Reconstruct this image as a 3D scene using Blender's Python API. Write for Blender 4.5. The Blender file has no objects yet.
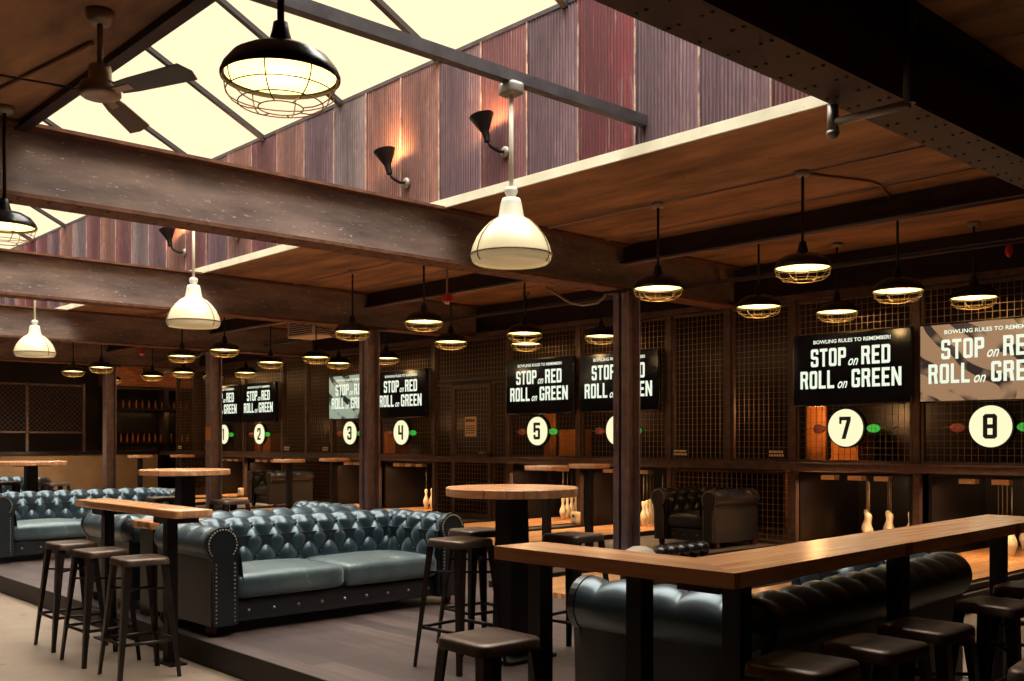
import bpy, bmesh, math, random
from mathutils import Vector, Matrix
random.seed(7)
C = bpy.context.scene.collection
sc = bpy.context.scene
PI = math.pi
R = math.radians
PER = 5.36                     # bay spacing along the hall
LANES = 'eight seven six five four three two one'.split()

# ------------------------------------------------------------------ colour and materials
def lin(v):
    v /= 255.0
    return v / 12.92 if v <= 0.04045 else ((v + 0.055) / 1.055) ** 2.4
def col(r, g, b): return (lin(r), lin(g), lin(b), 1.0)

def new_mat(name):
    m = bpy.data.materials.new(name); m.use_nodes = True
    nt = m.node_tree; b = nt.nodes['Principled BSDF']
    return m, nt, b
def node(nt, t, **kw):
    n = nt.nodes.new(t)
    for k, v in kw.items(): setattr(n, k, v)
    return n
def plain(name, c, rough=0.5, metal=0.0, spec=0.5):
    m, nt, b = new_mat(name)
    b.inputs['Base Color'].default_value = c
    b.inputs['Roughness'].default_value = rough
    b.inputs['Metallic'].default_value = metal
    b.inputs['Specular IOR Level'].default_value = spec
    return m
def coords(nt, scale=(1, 1, 1), rot=(0, 0, 0)):
    tc = node(nt, 'ShaderNodeTexCoord'); mp = node(nt, 'ShaderNodeMapping')
    mp.inputs['Scale'].default_value = scale; mp.inputs['Rotation'].default_value = rot
    nt.links.new(tc.outputs['Object'], mp.inputs['Vector'])
    return mp.outputs['Vector']
def noise(nt, vec, scale=5, detail=6, rough=0.6):
    n = node(nt, 'ShaderNodeTexNoise')
    n.inputs['Scale'].default_value = scale; n.inputs['Detail'].default_value = detail
    n.inputs['Roughness'].default_value = rough
    nt.links.new(vec, n.inputs['Vector'])
    return n.outputs['Fac']
def ramp(nt, fac, stops):
    r = node(nt, 'ShaderNodeValToRGB'); e = r.color_ramp.elements
    e[0].position, e[0].color = stops[0]; e[1].position, e[1].color = stops[-1]
    for p, c in stops[1:-1]:
        x = e.new(p); x.color = c
    nt.links.new(fac, r.inputs['Fac'])
    return r.outputs['Color']
def mix(nt, fac, a, b, mode='MIX'):
    n = node(nt, 'ShaderNodeMix', data_type='RGBA', blend_type=mode)
    if hasattr(fac, 'is_linked'): nt.links.new(fac, n.inputs[0])
    else: n.inputs[0].default_value = fac
    for s, i in ((a, 6), (b, 7)):
        if hasattr(s, 'is_linked'): nt.links.new(s, n.inputs[i])
        else: n.inputs[i].default_value = s
    return n.outputs[2]
def bump(nt, b, h, strength=0.3, dist=0.02):
    n = node(nt, 'ShaderNodeBump'); n.inputs['Strength'].default_value = strength
    n.inputs['Distance'].default_value = dist
    nt.links.new(h, n.inputs['Height']); nt.links.new(n.outputs['Normal'], b.inputs['Normal'])
def mottled(name, c1, c2, scale=4, rough=0.6, metal=0.0, specks=None, spec=0.5, stretch=(1, 1, 1), bmp=0.15, speck_scale=30, speck_at=0.66):
    m, nt, b = new_mat(name)
    v = coords(nt, stretch)
    f = noise(nt, v, scale)
    cl = ramp(nt, f, [(0.32, c1), (0.68, c2)])
    if specks:
        f2 = noise(nt, v, speck_scale, 3, 0.7)
        k = ramp(nt, f2, [(speck_at, (0, 0, 0, 1)), (speck_at + 0.05, (1, 1, 1, 1))])
        cl = mix(nt, k, cl, specks)
    nt.links.new(cl, b.inputs['Base Color'])
    b.inputs['Roughness'].default_value = rough; b.inputs['Metallic'].default_value = metal
    b.inputs['Specular IOR Level'].default_value = spec
    if bmp: bump(nt, b, f, bmp, 0.01)
    return m
def wood(name, c1, c2, axis='X', board=0.12, rough=0.4, seam=True, spec=0.5, length=30.0, lo=.78, hi=1.1, wear=None):
    """long-grain timber: boards of width `board` running along axis"""
    m, nt, b = new_mat(name)
    st = (1.2, 16, 16) if axis == 'X' else (16, 1.2, 16)
    f = noise(nt, coords(nt, st), 1.6, 8, 0.62)
    cl = ramp(nt, f, [(0.25, c1), (0.75, c2)])
    br = node(nt, 'ShaderNodeTexBrick'); br.offset = 0.37; br.squash = 1.0
    vec = coords(nt, (1, 1, 1), (0, 0, 0) if axis == 'X' else (0, 0, R(90)))
    nt.links.new(vec, br.inputs['Vector'])
    br.inputs['Scale'].default_value = 1.0
    br.inputs['Brick Width'].default_value = length; br.inputs['Row Height'].default_value = board
    br.inputs['Mortar Size'].default_value = 0.0022 if seam else 0.0
    br.inputs['Color1'].default_value = (lo, lo, lo, 1); br.inputs['Color2'].default_value = (hi, hi * .97, hi * .94, 1)
    br.inputs['Mortar'].default_value = (0.6, 0.52, 0.48, 1)
    cl = mix(nt, 1.0, cl, br.outputs['Color'], 'MULTIPLY')
    if wear: cl = mix(nt, ramp(nt, noise(nt, coords(nt, (.5, 1.6, 1)), 1.5, 7, .7), [(.45, (0, 0, 0, 1)), (.62, (.75, .75, .75, 1))]), cl, wear)
    nt.links.new(cl, b.inputs['Base Color'])
    b.inputs['Roughness'].default_value = rough; b.inputs['Specular IOR Level'].default_value = spec
    bump(nt, b, f, 0.08, 0.005)
    return m
def emit(name, c, strength, base=(0.8, 0.8, 0.8, 1)):
    m, nt, b = new_mat(name)
    b.inputs['Base Color'].default_value = base
    b.inputs['Emission Color'].default_value = c; b.inputs['Emission Strength'].default_value = strength
    return m

M = {}
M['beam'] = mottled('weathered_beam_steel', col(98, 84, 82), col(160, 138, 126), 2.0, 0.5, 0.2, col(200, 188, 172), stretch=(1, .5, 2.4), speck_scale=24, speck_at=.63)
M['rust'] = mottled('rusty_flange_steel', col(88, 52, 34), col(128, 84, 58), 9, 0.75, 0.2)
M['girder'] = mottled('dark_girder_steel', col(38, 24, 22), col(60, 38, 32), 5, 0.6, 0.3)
M['column'] = mottled('brown_column_steel', col(108, 92, 98), col(140, 120, 122), 6, 0.5, 0.2, col(140, 118, 105), speck_scale=40, speck_at=.72)
M['ceiling'] = mottled('stained_ceiling_board', col(112, 82, 58), col(186, 138, 96), 1.9, 0.8, 0, col(84, 52, 34), stretch=(.5, 1.6, 1), speck_scale=6, speck_at=.68)
M['conduit'] = plain('painted_conduit', col(150, 108, 78), .5, .2)
M['cage'] = mottled('cage_frame_steel', col(72, 52, 46), col(98, 74, 64), 9, 0.5, 0.3)
M['wire'] = plain('cage_wire', col(146, 114, 92), 0.45, 0.35)
M['black'] = plain('black_metal', col(26, 20, 21), 0.42, 0.4)
M['blackgloss'] = plain('black_enamel', col(24, 22, 26), 0.25, 0.0)
M['stool'] = mottled('gunmetal_sheet', col(44, 35, 32), col(62, 50, 44), 12, 0.38, 0.6)
M['seatmetal'] = mottled('gunmetal_seat', col(78, 62, 52), col(104, 84, 70), 10, 0.42, 0.6)
M['table'] = wood('bar_table_timber', col(206, 134, 86), col(246, 190, 140), 'X', 0.075, 0.24)
M['tableY'] = wood('bar_table_timber_long', col(206, 134, 86), col(246, 190, 140), 'Y', 0.075, 0.24)
M['lane'] = wood('maple_lane', col(212, 148, 96), col(238, 182, 128), 'Y', 0.045, 0.22)
M['plank'] = wood('grey_plank', col(74, 62, 60), col(112, 95, 90), 'X', 0.16, 0.42, length=2.2, lo=.6, hi=1.2, wear=col(70, 56, 54))
M['riser'] = plain('dark_riser', col(34, 22, 22), 0.55)
M['concrete'] = mottled('polished_concrete', col(132, 112, 96), col(164, 142, 120), 1.1, 0.42, 0, col(112, 95, 80), speck_scale=3.5, speck_at=.64, bmp=.04)
M['leather'] = mottled('teal_leather', col(24, 36, 44), col(40, 57, 66), 7, 0.33, 0, None, 1.0, bmp=.06)
M['leatherdark'] = mottled('charcoal_leather', col(22, 20, 23), col(34, 31, 34), 7, 0.36, 0, None, 0.9, bmp=.06)
M['leathershade'] = mottled('shaded_teal_leather', col(14, 20, 25), col(24, 34, 40), 7, 0.36, 0, None, 0.8, bmp=.06)  # shade on the sofa sides put into a darker copy of the leather
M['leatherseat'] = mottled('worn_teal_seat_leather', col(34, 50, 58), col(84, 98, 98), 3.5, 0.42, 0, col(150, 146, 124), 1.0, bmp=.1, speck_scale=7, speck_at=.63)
for k_, t_ in (('leatherseat', (.75, .9, .9, 1)), ('leather', (.74, .92, 1.0, 1)), ('leatherdark', (.8, .75, .75, 1))):
    b_ = M[k_].node_tree.nodes['Principled BSDF']
    b_.inputs['Sheen Weight'].default_value = {'leather': .22, 'leatherseat': .8}.get(k_, .04); b_.inputs['Specular Tint'].default_value = t_; b_.inputs['Sheen Roughness'].default_value = .45; b_.inputs['Sheen Tint'].default_value = t_
M['button'] = plain('leather_button', col(34, 40, 46), 0.4)
M['stud'] = plain('brass_stud', col(170, 160, 140), 0.3, 0.8)
M['footwood'] = plain('red_brown_foot', col(92, 36, 24), 0.4)
M['trim'] = mottled('cream_fascia', col(214, 206, 176), col(236, 230, 202), 3, 0.6, 0, col(150, 130, 104), speck_scale=12, speck_at=.72)
M['greymetal'] = plain('galvanised_metal', col(150, 142, 132), 0.4, 0.5)
M['tie'] = mottled('blue_grey_steel', col(62, 58, 64), col(92, 86, 88), 5, 0.45, 0.4)
M['rafter'] = plain('rafter_steel', col(48, 44, 47), 0.5, 0.3)
M['enamelwhite'] = plain('cream_enamel', col(226, 220, 196), 0.4)
M['lens'] = emit('warm_lamp_lens', (1.0, 0.76, 0.24, 1), 2.9)
M['guard'] = plain('brass_wire_guard', col(150, 122, 82), 0.4, 0.5)
M['guarddark'] = plain('dark_wire_guard', col(120, 84, 60), 0.4, 0.5)
M['pin'] = plain('pin_white', col(240, 226, 200), 0.25)
M['string'] = plain('pin_string', col(170, 150, 124), 0.7)
M['gutter'] = plain('dark_gutter', col(40, 28, 26), 0.4)
M['hood'] = plain('pin_deck_black', col(24, 17, 17), 0.3)
M['tan'] = mottled('tan_plaster', col(170, 140, 108), col(196, 162, 124), 2, 0.8)
M['wallbrown'] = mottled('dark_brown_plaster', col(34, 22, 19), col(48, 32, 27), 2, 0.8)
M['red'] = plain('red_enamel', col(190, 28, 34), 0.4)
M['hub'] = plain('bronze_fan_metal', col(150, 128, 110), 0.35, 0.7)
M['blade'] = plain('dark_fan_blade', col(52, 42, 40), 0.35, 0.2)
M['vent'] = plain('beige_vent_metal', col(236, 206, 172), 0.5)
M['ventslot'] = plain('vent_slot', col(70, 54, 44), 0.6)
M['paper'] = plain('pale_placard', col(216, 186, 148), 0.6)
M['ink'] = plain('placard_ink', col(60, 44, 40), 0.6)
M['placard'] = plain('small_dark_plate', col(38, 26, 24), 0.5)
M['cream_text'] = emit('plate_lettering', (0.9, 0.7, 0.45, 1), 0.0, col(236, 206, 168))
M['screen'] = plain('navy_screen', col(20, 22, 34), 0.12, 0, 0.5)
M['letter'] = emit('screen_lettering', (0.92, 1.0, 0.80, 1), 0.95, (0.02, 0.02, 0.02, 1))
M['disc'] = emit('lit_number_disc', (1.0, 0.97, 0.60, 1), 0.98, (0.05, 0.05, 0.05, 1))
M['digit'] = plain('disc_digit', col(34, 36, 46), 0.5)
M['redlens'] = emit('red_signal_glass', (.6, .1, .08, 1), .05, col(170, 84, 74))
M['greenlens'] = emit('green_signal_glass', (0.05, 0.75, 0.08, 1), 0.55, col(30, 120, 40))
M['boardglow'] = wood('orange_board', col(206, 118, 48), col(232, 150, 74), 'Y', 0.09, 0.6)
M['ballrack'] = plain('return_black', col(26, 20, 20), 0.4)
M['hoodgrey'] = plain('return_grey_shell', col(176, 160, 142), 0.35)
M['bottle'] = plain('amber_bottle', col(150, 84, 36), 0.15)
M['bottleclear'] = plain('pale_bottle', col(210, 176, 124), 0.15)

# brick
def brick():
    m, nt, b = new_mat('old_red_brick')
    tc = node(nt, 'ShaderNodeTexCoord'); sp = node(nt, 'ShaderNodeSeparateXYZ'); cb = node(nt, 'ShaderNodeCombineXYZ')
    ad = node(nt, 'ShaderNodeMath', operation='ADD')
    nt.links.new(tc.outputs['Object'], sp.inputs[0])
    nt.links.new(sp.outputs['X'], ad.inputs[0]); nt.links.new(sp.outputs['Y'], ad.inputs[1])
    nt.links.new(ad.outputs[0], cb.inputs['X']); nt.links.new(sp.outputs['Z'], cb.inputs['Y'])
    br = node(nt, 'ShaderNodeTexBrick'); nt.links.new(cb.outputs[0], br.inputs['Vector'])
    br.inputs['Scale'].default_value = 1; br.inputs['Brick Width'].default_value = .23; br.inputs['Row Height'].default_value = .075
    br.inputs['Mortar Size'].default_value = .008
    br.inputs['Color1'].default_value = col(150, 84, 54); br.inputs['Color2'].default_value = col(118, 62, 42); br.inputs['Mortar'].default_value = col(90, 66, 52)
    nt.links.new(br.outputs['Color'], b.inputs['Base Color']); b.inputs['Roughness'].default_value = .85
    bump(nt, b, br.outputs['Fac'], -.3, .01)
    return m
M['brick'] = brick()
# corrugated iron variants
def corr(name, base, streak, amount):
    m, nt, b = new_mat(name)
    f = noise(nt, coords(nt, (9, 9, .8)), 2.0, 8, .7)
    f2 = noise(nt, coords(nt, (26, 26, 1.6)), 1.3, 5, .7)
    c = ramp(nt, f, [(.5 - amount, base), (.5 + amount * .6, streak)])
    c = mix(nt, ramp(nt, f2, [(.56, (0, 0, 0, 1)), (.70, (.7, .7, .7, 1))]), c, col(170, 146, 138))
    c = mix(nt, ramp(nt, noise(nt, coords(nt, (14, 14, .9)), 1.7, 7, .75), [(.5, (0, 0, 0, 1)), (.66, (.6, .6, .6, 1))]), c, col(74, 54, 58))
    wv = node(nt, 'ShaderNodeTexWave'); nt.links.new(coords(nt), wv.inputs['Vector']); wv.inputs['Scale'].default_value = 8.77   # groove shading put into the colour
    wv.inputs['Distortion'].default_value = .6; wv.inputs['Detail'].default_value = 1
    c = mix(nt, 1.0, c, ramp(nt, wv.outputs['Fac'], [(.1, (.44, .42, .44, 1)), (.75, (1.08, 1.06, 1.05, 1))]), 'MULTIPLY')
    nt.links.new(c, b.inputs['Base Color']); b.inputs['Roughness'].default_value = .6; b.inputs['Metallic'].default_value = .15
    return m
IRON = [corr('iron_purple', col(108, 82, 92), col(134, 104, 108), .2), corr('iron_red', col(138, 50, 54), col(112, 52, 56), .2),
        corr('iron_grey', col(126, 112, 116), col(150, 130, 124), .25), corr('iron_rust', col(132, 90, 82), col(168, 120, 102), .25),
        corr('iron_plum', col(112, 68, 76), col(140, 88, 84), .3)]
M['edge'] = mottled('peeling_iron_edge', col(130, 92, 78), col(190, 168, 150), 9, .7)
# skylight glazing: thin clear sheet
def glazing():
    m = bpy.data.materials.new('skylight_glass'); m.use_nodes = True
    nt = m.node_tree; nt.nodes.remove(nt.nodes['Principled BSDF'])
    out = nt.nodes['Material Output']
    tr = node(nt, 'ShaderNodeBsdfTransparent'); tr.inputs[0].default_value = (1.0, .995, .97, 1)
    gl = node(nt, 'ShaderNodeBsdfTranslucent')
    mx = node(nt, 'ShaderNodeMixShader'); mx.inputs[0].default_value = .008
    nt.links.new(tr.outputs[0], mx.inputs[1]); nt.links.new(gl.outputs[0], mx.inputs[2]); nt.links.new(mx.outputs[0], out.inputs['Surface'])
    return m
M['glass'] = glazing()
# milky prismatic lamp glass
def milk():
    m, nt, b = new_mat('milky_lamp_glass')
    b.inputs['Base Color'].default_value = col(232, 218, 178); b.inputs['Roughness'].default_value = .25
    b.inputs['Emission Color'].default_value = (1.0, .80, .42, 1); b.inputs['Emission Strength'].default_value = .16
    return m
M['milk'] = milk()
# screens with a pale leafy reflection painted in as glow, replacing the navy card
def picture(name, bg, fg, scale, dist):  # leafy screen reflection painted in as glow
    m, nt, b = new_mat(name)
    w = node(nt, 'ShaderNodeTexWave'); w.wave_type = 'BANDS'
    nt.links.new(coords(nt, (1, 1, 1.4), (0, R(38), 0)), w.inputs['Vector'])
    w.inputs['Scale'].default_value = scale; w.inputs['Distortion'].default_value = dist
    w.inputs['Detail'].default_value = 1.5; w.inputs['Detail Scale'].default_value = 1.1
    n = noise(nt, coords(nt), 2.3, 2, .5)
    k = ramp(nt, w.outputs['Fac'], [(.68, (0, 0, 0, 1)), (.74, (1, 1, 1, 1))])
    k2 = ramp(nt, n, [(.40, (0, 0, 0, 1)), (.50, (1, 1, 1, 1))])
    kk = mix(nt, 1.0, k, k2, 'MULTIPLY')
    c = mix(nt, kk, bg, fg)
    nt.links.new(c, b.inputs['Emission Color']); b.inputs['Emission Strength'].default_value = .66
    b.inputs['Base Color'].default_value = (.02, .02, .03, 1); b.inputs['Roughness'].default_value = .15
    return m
M['refl_tan'] = picture('screen_tan_painted_reflection', col(192, 150, 112), col(58, 46, 44), .8, 9)
M['refl_teal'] = picture('screen_green_painted_reflection', col(182, 196, 172), col(26, 40, 42), .7, 8)

# ------------------------------------------------------------------ mesh builder
class MB:
    def __init__(self): self.v = []; self.f = []; self.s = []; self.m = []; self.mi = 0
    def add(self, vs, fs, smooth=False, T=None):
        o = len(self.v)
        for p in vs:
            p = Vector(p)
            if T is not None: p = T @ p
            self.v.append(p)
        for f in fs:
            self.f.append([i + o for i in f]); self.s.append(smooth); self.m.append(self.mi)
        return self
    def box(self, x0, y0, z0, x1, y1, z1, T=None):
        vs = [(x, y, z) for z in (z0, z1) for y in (y0, y1) for x in (x0, x1)]
        return self.add(vs, [(0, 2, 3, 1), (4, 5, 7, 6), (0, 1, 5, 4), (2, 6, 7, 3), (0, 4, 6, 2), (1, 3, 7, 5)], T=T)
    def hexa(self, bot, top):            # 4 bottom, 4 top points (counter-clockwise from above)
        return self.add(list(bot) + list(top), [(3, 2, 1, 0), (4, 5, 6, 7)] + [(i, (i + 1) % 4, 4 + (i + 1) % 4, 4 + i) for i in range(4)])
    def prism(self, poly, z0, z1, T=None):
        n = len(poly)
        vs = [(x, y, z0) for x, y in poly] + [(x, y, z1) for x, y in poly]
        return self.add(vs, [list(range(n))[::-1], list(range(n, 2 * n))] + [(i, (i + 1) % n, n + (i + 1) % n, n + i) for i in range(n)], T=T)
    def tube(self, pts, r, n=8, closed=False, caps=True):
        pts = [Vector(p) for p in pts]; m = len(pts); rr = r if isinstance(r, (list, tuple)) else [r] * m
        vs = []; fs = []; prev = None
        for i, p in enumerate(pts):
            a = pts[i - 1] if (i > 0 or closed) else p
            b = pts[(i + 1) % m] if (i < m - 1 or closed) else p
            d = (b - a).normalized()
            if prev is None:
                up = Vector((0, 0, 1)) if abs(d.z) < .9 else Vector((1, 0, 0))
                u = d.cross(up).normalized()
            else:
                u = (prev - d * prev.dot(d)).normalized()
            prev = u; w = d.cross(u)
            for k in range(n):
                t = 2 * PI * k / n
                vs.append(p + (u * math.cos(t) + w * math.sin(t)) * rr[i])
        seg = m if closed else m - 1
        for i in range(seg):
            for k in range(n):
                a = i * n + k; b = i * n + (k + 1) % n; j = ((i + 1) % m) * n
                fs.append((a, b, j + (k + 1) % n, j + k))
        self.add(vs, fs, True)
        if caps and not closed:
            self.add(vs[:n], [list(range(n))[::-1]]); self.add(vs[-n:], [list(range(n))])
        return self
    def lathe(self, prof, n=24, c=(0, 0, 0), T=None, smooth=True, ang=2 * PI):
        vs = []; fs = []; full = abs(ang - 2 * PI) < 1e-6; cols = n if full else n + 1
        for r, z in prof:
            for k in range(cols):
                t = ang * k / n
                vs.append((c[0] + r * math.cos(t), c[1] + r * math.sin(t), c[2] + z))
        for i in range(len(prof) - 1):
            for k in range(n):
                a = i * cols + k; b = i * cols + (k + 1) % cols
                fs.append((a, b, b + cols, a + cols))
        return self.add(vs, fs, smooth, T)
    def ball(self, c, r, n=10, sq=(1, 1, 1)):
        prof = [(math.sin(PI * i / n) , -math.cos(PI * i / n)) for i in range(n + 1)]
        T = Matrix.Translation(c) @ Matrix.Diagonal((r * sq[0], r * sq[1], r * sq[2], 1))
        return self.lathe(prof, max(8, n), T=T)
    def rbox(self, c, s, r, cuts=6, crown=0.0):
        h = [a / 2 for a in s]; vs = []; fs = []
        n = cuts + 1
        for ax in range(3):
            for sg in (-1, 1):
                o = len(vs); a1, a2 = (ax + 1) % 3, (ax + 2) % 3
                for i in range(n + 1):
                    for j in range(n + 1):
                        p = [0, 0, 0]; p[ax] = sg * h[ax]
                        # cluster samples at the edges
                        def e(t, H):
                            t = 2 * t / n - 1
                            g = math.copysign(1 - (1 - abs(t)) ** 1.5, t)
                            return g * H
                        p[a1] = e(i, h[a1]); p[a2] = e(j, h[a2])
                        q = [max(-(h[k] - r), min(h[k] - r, p[k])) for k in range(3)]
                        d = Vector(p) - Vector(q)
                        if d.length > 1e-9: d = d.normalized() * r
                        w = Vector(q) + d
                        if crown and w.z > 0:
                            w.z += crown * max(0, 1 - (w.x / h[0]) ** 2) * max(0, 1 - (w.y / h[1]) ** 2)
                        vs.append(w + Vector(c))
                for i in range(n):
                    for j in range(n):
                        q4 = (o + i * (n + 1) + j, o + (i + 1) * (n + 1) + j, o + (i + 1) * (n + 1) + j + 1, o + i * (n + 1) + j + 1)
                        fs.append(q4 if sg > 0 else q4[::-1])
        return self.add(vs, fs, True)
    def mesh(self, name, mat):
        me = bpy.data.meshes.new(name)
        me.from_pydata([tuple(p) for p in self.v], [], self.f)
        bm = bmesh.new(); bm.from_mesh(me)
        for f, s, m_ in zip(bm.faces, self.s, self.m): f.smooth = s; f.material_index = m_
        bmesh.ops.remove_doubles(bm, verts=bm.verts, dist=1e-5)
        bmesh.ops.recalc_face_normals(bm, faces=bm.faces)
        bm.to_mesh(me); bm.free()
        for m_ in (mat if isinstance(mat, (list, tuple)) else [mat]): me.materials.append(m_)
        return me
    def build(self, name, mat, parent=None, loc=(0, 0, 0), rz=0.0):
        o = bpy.data.objects.new(name, self.mesh(name, mat)); C.objects.link(o)
        o.location = loc; o.rotation_euler = (0, 0, rz)
        if parent: o.parent = parent
        return o

def tag(o, label, cat, group=None):
    o['label'] = label; o['category'] = cat
    if group: o['group'] = group
    return o
def thing(name, label, cat, loc=(0, 0, 0), rz=0.0, group=None):
    o = bpy.data.objects.new(name, None); C.objects.link(o); o.empty_display_size = .1
    o.location = loc; o.rotation_euler = (0, 0, rz)
    return tag(o, label, cat, group)
def struct(o): o['kind'] = 'structure'; return o
def dup(root, loc, rz=None, label=None, group=None):
    def cp(o, parent):
        c = o.copy(); C.objects.link(c)
        if parent: c.parent = parent
        for ch in kids.get(o.name, []): cp(ch, c)
        return c
    kids = {}
    stack = [root]
    while stack:
        o = stack.pop(); kids[o.name] = list(o.children); stack += kids[o.name]
    r = cp(root, None); r.location = loc
    if rz is not None: r.rotation_euler = (0, 0, rz)
    if label: r['label'] = label
    if group: r['group'] = group
    return r
def single(name, mb, mat, label, cat, loc=(0, 0, 0), rz=0.0, group=None):
    return tag(mb.build(name, mat, None, loc, rz), label, cat, group)

# ------------------------------------------------------------------ lettering
def glyph(ch):
    """blocky condensed capitals and digits, polygons in a cell 0..w x 0..1"""
    w, t, k = 0.52, 0.165, 0.085
    def r(x0, y0, x1, y1): return [(x0, y0), (x1, y0), (x1, y1), (x0, y1)]
    def vbar(x, y0, y1, lo=0, hi=0):         # vertical bar, outer chamfers: lo/hi = -1 left, 1 right
        p = []
        p += [(x + k, y0), (x + t, y0)] if lo == -1 else ([(x, y0), (x + t - k, y0), (x + t, y0 + k)] if lo == 1 else [(x, y0), (x + t, y0)])
        p += [(x + t, y1), (x + k, y1), (x, y1 - k)] if hi == -1 else ([(x + t, y1 - k), (x + t - k, y1), (x, y1)] if hi == 1 else [(x + t, y1), (x, y1)])
        if lo == -1: p.append((x, y0 + k))
        return p
    L, Rr = 0, w - t
    top, bot, mid = r(t, 1 - t, Rr, 1), r(t, 0, Rr, t), r(t, .5 - t / 2, Rr, .5 + t / 2)
    if ch == 'S' or ch == '5':
        sq = 0 if ch == '5' else -1
        if ch == '5':
            return [r(0, 1 - t, w, 1), r(0, .5 - t / 2, t, 1 - t), r(t, .6 - t / 2, Rr, .6 + t / 2), vbar(Rr, 0, .6 + t / 2, 1, 1), bot, vbar(0, 0, .28, -1, 0)], w
        return [vbar(0, .5 - t / 2 + .02, 1, -1, -1), top, vbar(Rr, .7, 1, 0, 1), mid, vbar(Rr, 0, .5 + t / 2 - .02, 1, 1), bot, vbar(0, 0, .3, -1, 0)], w
    if ch == 'T': return [r(0, 1 - t, w, 1), r(w / 2 - t / 2, 0, w / 2 + t / 2, 1 - t)], w
    if ch in 'O0': return [vbar(0, 0, 1, -1, -1), top, bot, vbar(Rr, 0, 1, 1, 1)], w
    if ch == 'P': return [r(0, 0, t, 1), top, vbar(Rr, .42, 1, 1, 1), r(t, .42, Rr, .42 + t)], w
    if ch == 'R': return [r(0, 0, t, 1), top, vbar(Rr, .46, 1, 1, 1), r(t, .44, Rr, .44 + t), [(Rr, 0), (w + .02, 0), (Rr + t * .7, .5), (Rr - t * .4, .5)]], w + .02
    if ch == 'E': return [r(0, 0, t, 1), r(t, 1 - t, w * .92, 1), r(t, 0, w * .92, t), r(t, .5 - t / 2, w * .8, .5 + t / 2)], w * .92
    if ch == 'D': return [r(0, 0, t, 1), top, bot, vbar(Rr, 0, 1, 1, 1)], w
    if ch == 'L': return [r(0, 0, t, 1), r(t, 0, w * .9, t)], w * .9
    if ch == 'G': return [vbar(0, 0, 1, -1, -1), top, bot, vbar(Rr, 0, .52, 1, 0), r(w * .52, .52 - t * .8, Rr, .52), vbar(Rr, .7, 1, 0, 1)], w
    if ch == 'N': return [r(0, 0, t, 1), r(Rr + .06, 0, w + .06, 1), [(t, 1), (t * .6, .75), (Rr + .06, 0), (Rr + .06 + t * .4, .25)]], w + .06
    if ch == '1': return [r(w / 2 - t / 2, 0, w / 2 + t / 2, 1), [(w * .12, .78), (w / 2, 1 - t * 1.1), (w / 2, 1), (w * .3, 1)]], w
    if ch == '2': return [vbar(0, .68, 1, 0, -1), top, vbar(Rr, .5, 1, 0, 1), [(0, t), (t * 1.2, t), (w, .5), (Rr, .56)], r(0, 0, w, t)], w
    if ch == '3': return [vbar(0, .7, 1, 0, -1), top, vbar(Rr, .5, 1, 0, 1), r(w * .3, .5 - t / 2, Rr, .5 + t / 2), vbar(Rr, 0, .5, 1, 0), bot, vbar(0, 0, .3, -1, 0)], w
    if ch == '4': return [r(0, .42, t, 1), r(t, .34, Rr, .34 + t), r(Rr, 0, w, 1), r(0, .34, t, .42)], w
    if ch == '6': return [vbar(0, 0, 1, -1, -1), top, bot, mid, vbar(Rr, 0, .55, 1, 1), vbar(Rr, .72, 1, 0, 1)], w
    if ch == '7': return [r(0, 1 - t, w, 1), [(w * .2, 0), (w * .2 + t * 1.1, 0), (w, 1 - t), (w - t * 1.1, 1 - t)], r(0, .84 - t, t * .6, .84)], w
    if ch == '8': return [vbar(0, 0, 1, -1, -1), top, bot, mid, vbar(Rr, 0, 1, 1, 1)], w
    return [], w
def write(mb, text, cx, z, height, width, y, d=.003):
    """letters standing in the XZ plane, facing -Y, centred on cx"""
    x = 0; items = []
    for ch in text:
        if ch == ' ': x += .3; continue
        polys, w = glyph(ch); items.append((x, polys)); x += w + .11
    x -= .11; sx = width / x
    T = Matrix(((1, 0, 0, 0), (0, 0, -1, y), (0, 1, 0, 0), (0, 0, 0, 1)))
    for ox, polys in items:
        for p in polys:
            mb.prism([(cx - width / 2 + (ox + px) * sx, z + pz * height) for px, pz in p], 0, d, T)
def font_mesh(text, cx, z, height, width, y, shear=0.0, offset=0.0):
    cu = bpy.data.curves.new('lettering_curve', 'FONT'); cu.body = text; cu.align_x = 'CENTER'
    cu.shear = shear; cu.offset = offset; cu.resolution_u = 3; cu.fill_mode = 'FRONT'
    ob = bpy.data.objects.new('lettering_curve', cu); C.objects.link(ob)
    dg = bpy.context.evaluated_depsgraph_get(); dg.update()
    me = bpy.data.meshes.new_from_object(ob.evaluated_get(dg))
    xs = [v.co.x for v in me.vertices]; ys = [v.co.y for v in me.vertices]
    x0, x1, y0, y1 = min(xs), max(xs), min(ys), max(ys)
    vs = [(cx - width / 2 + (v.co.x - x0) / (x1 - x0) * width, y, z + (v.co.y - y0) / (y1 - y0) * height) for v in me.vertices]
    fs = [list(p.vertices) for p in me.polygons]
    bpy.data.objects.remove(ob); bpy.data.curves.remove(cu); bpy.data.meshes.remove(me)
    return vs, fs

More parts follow.
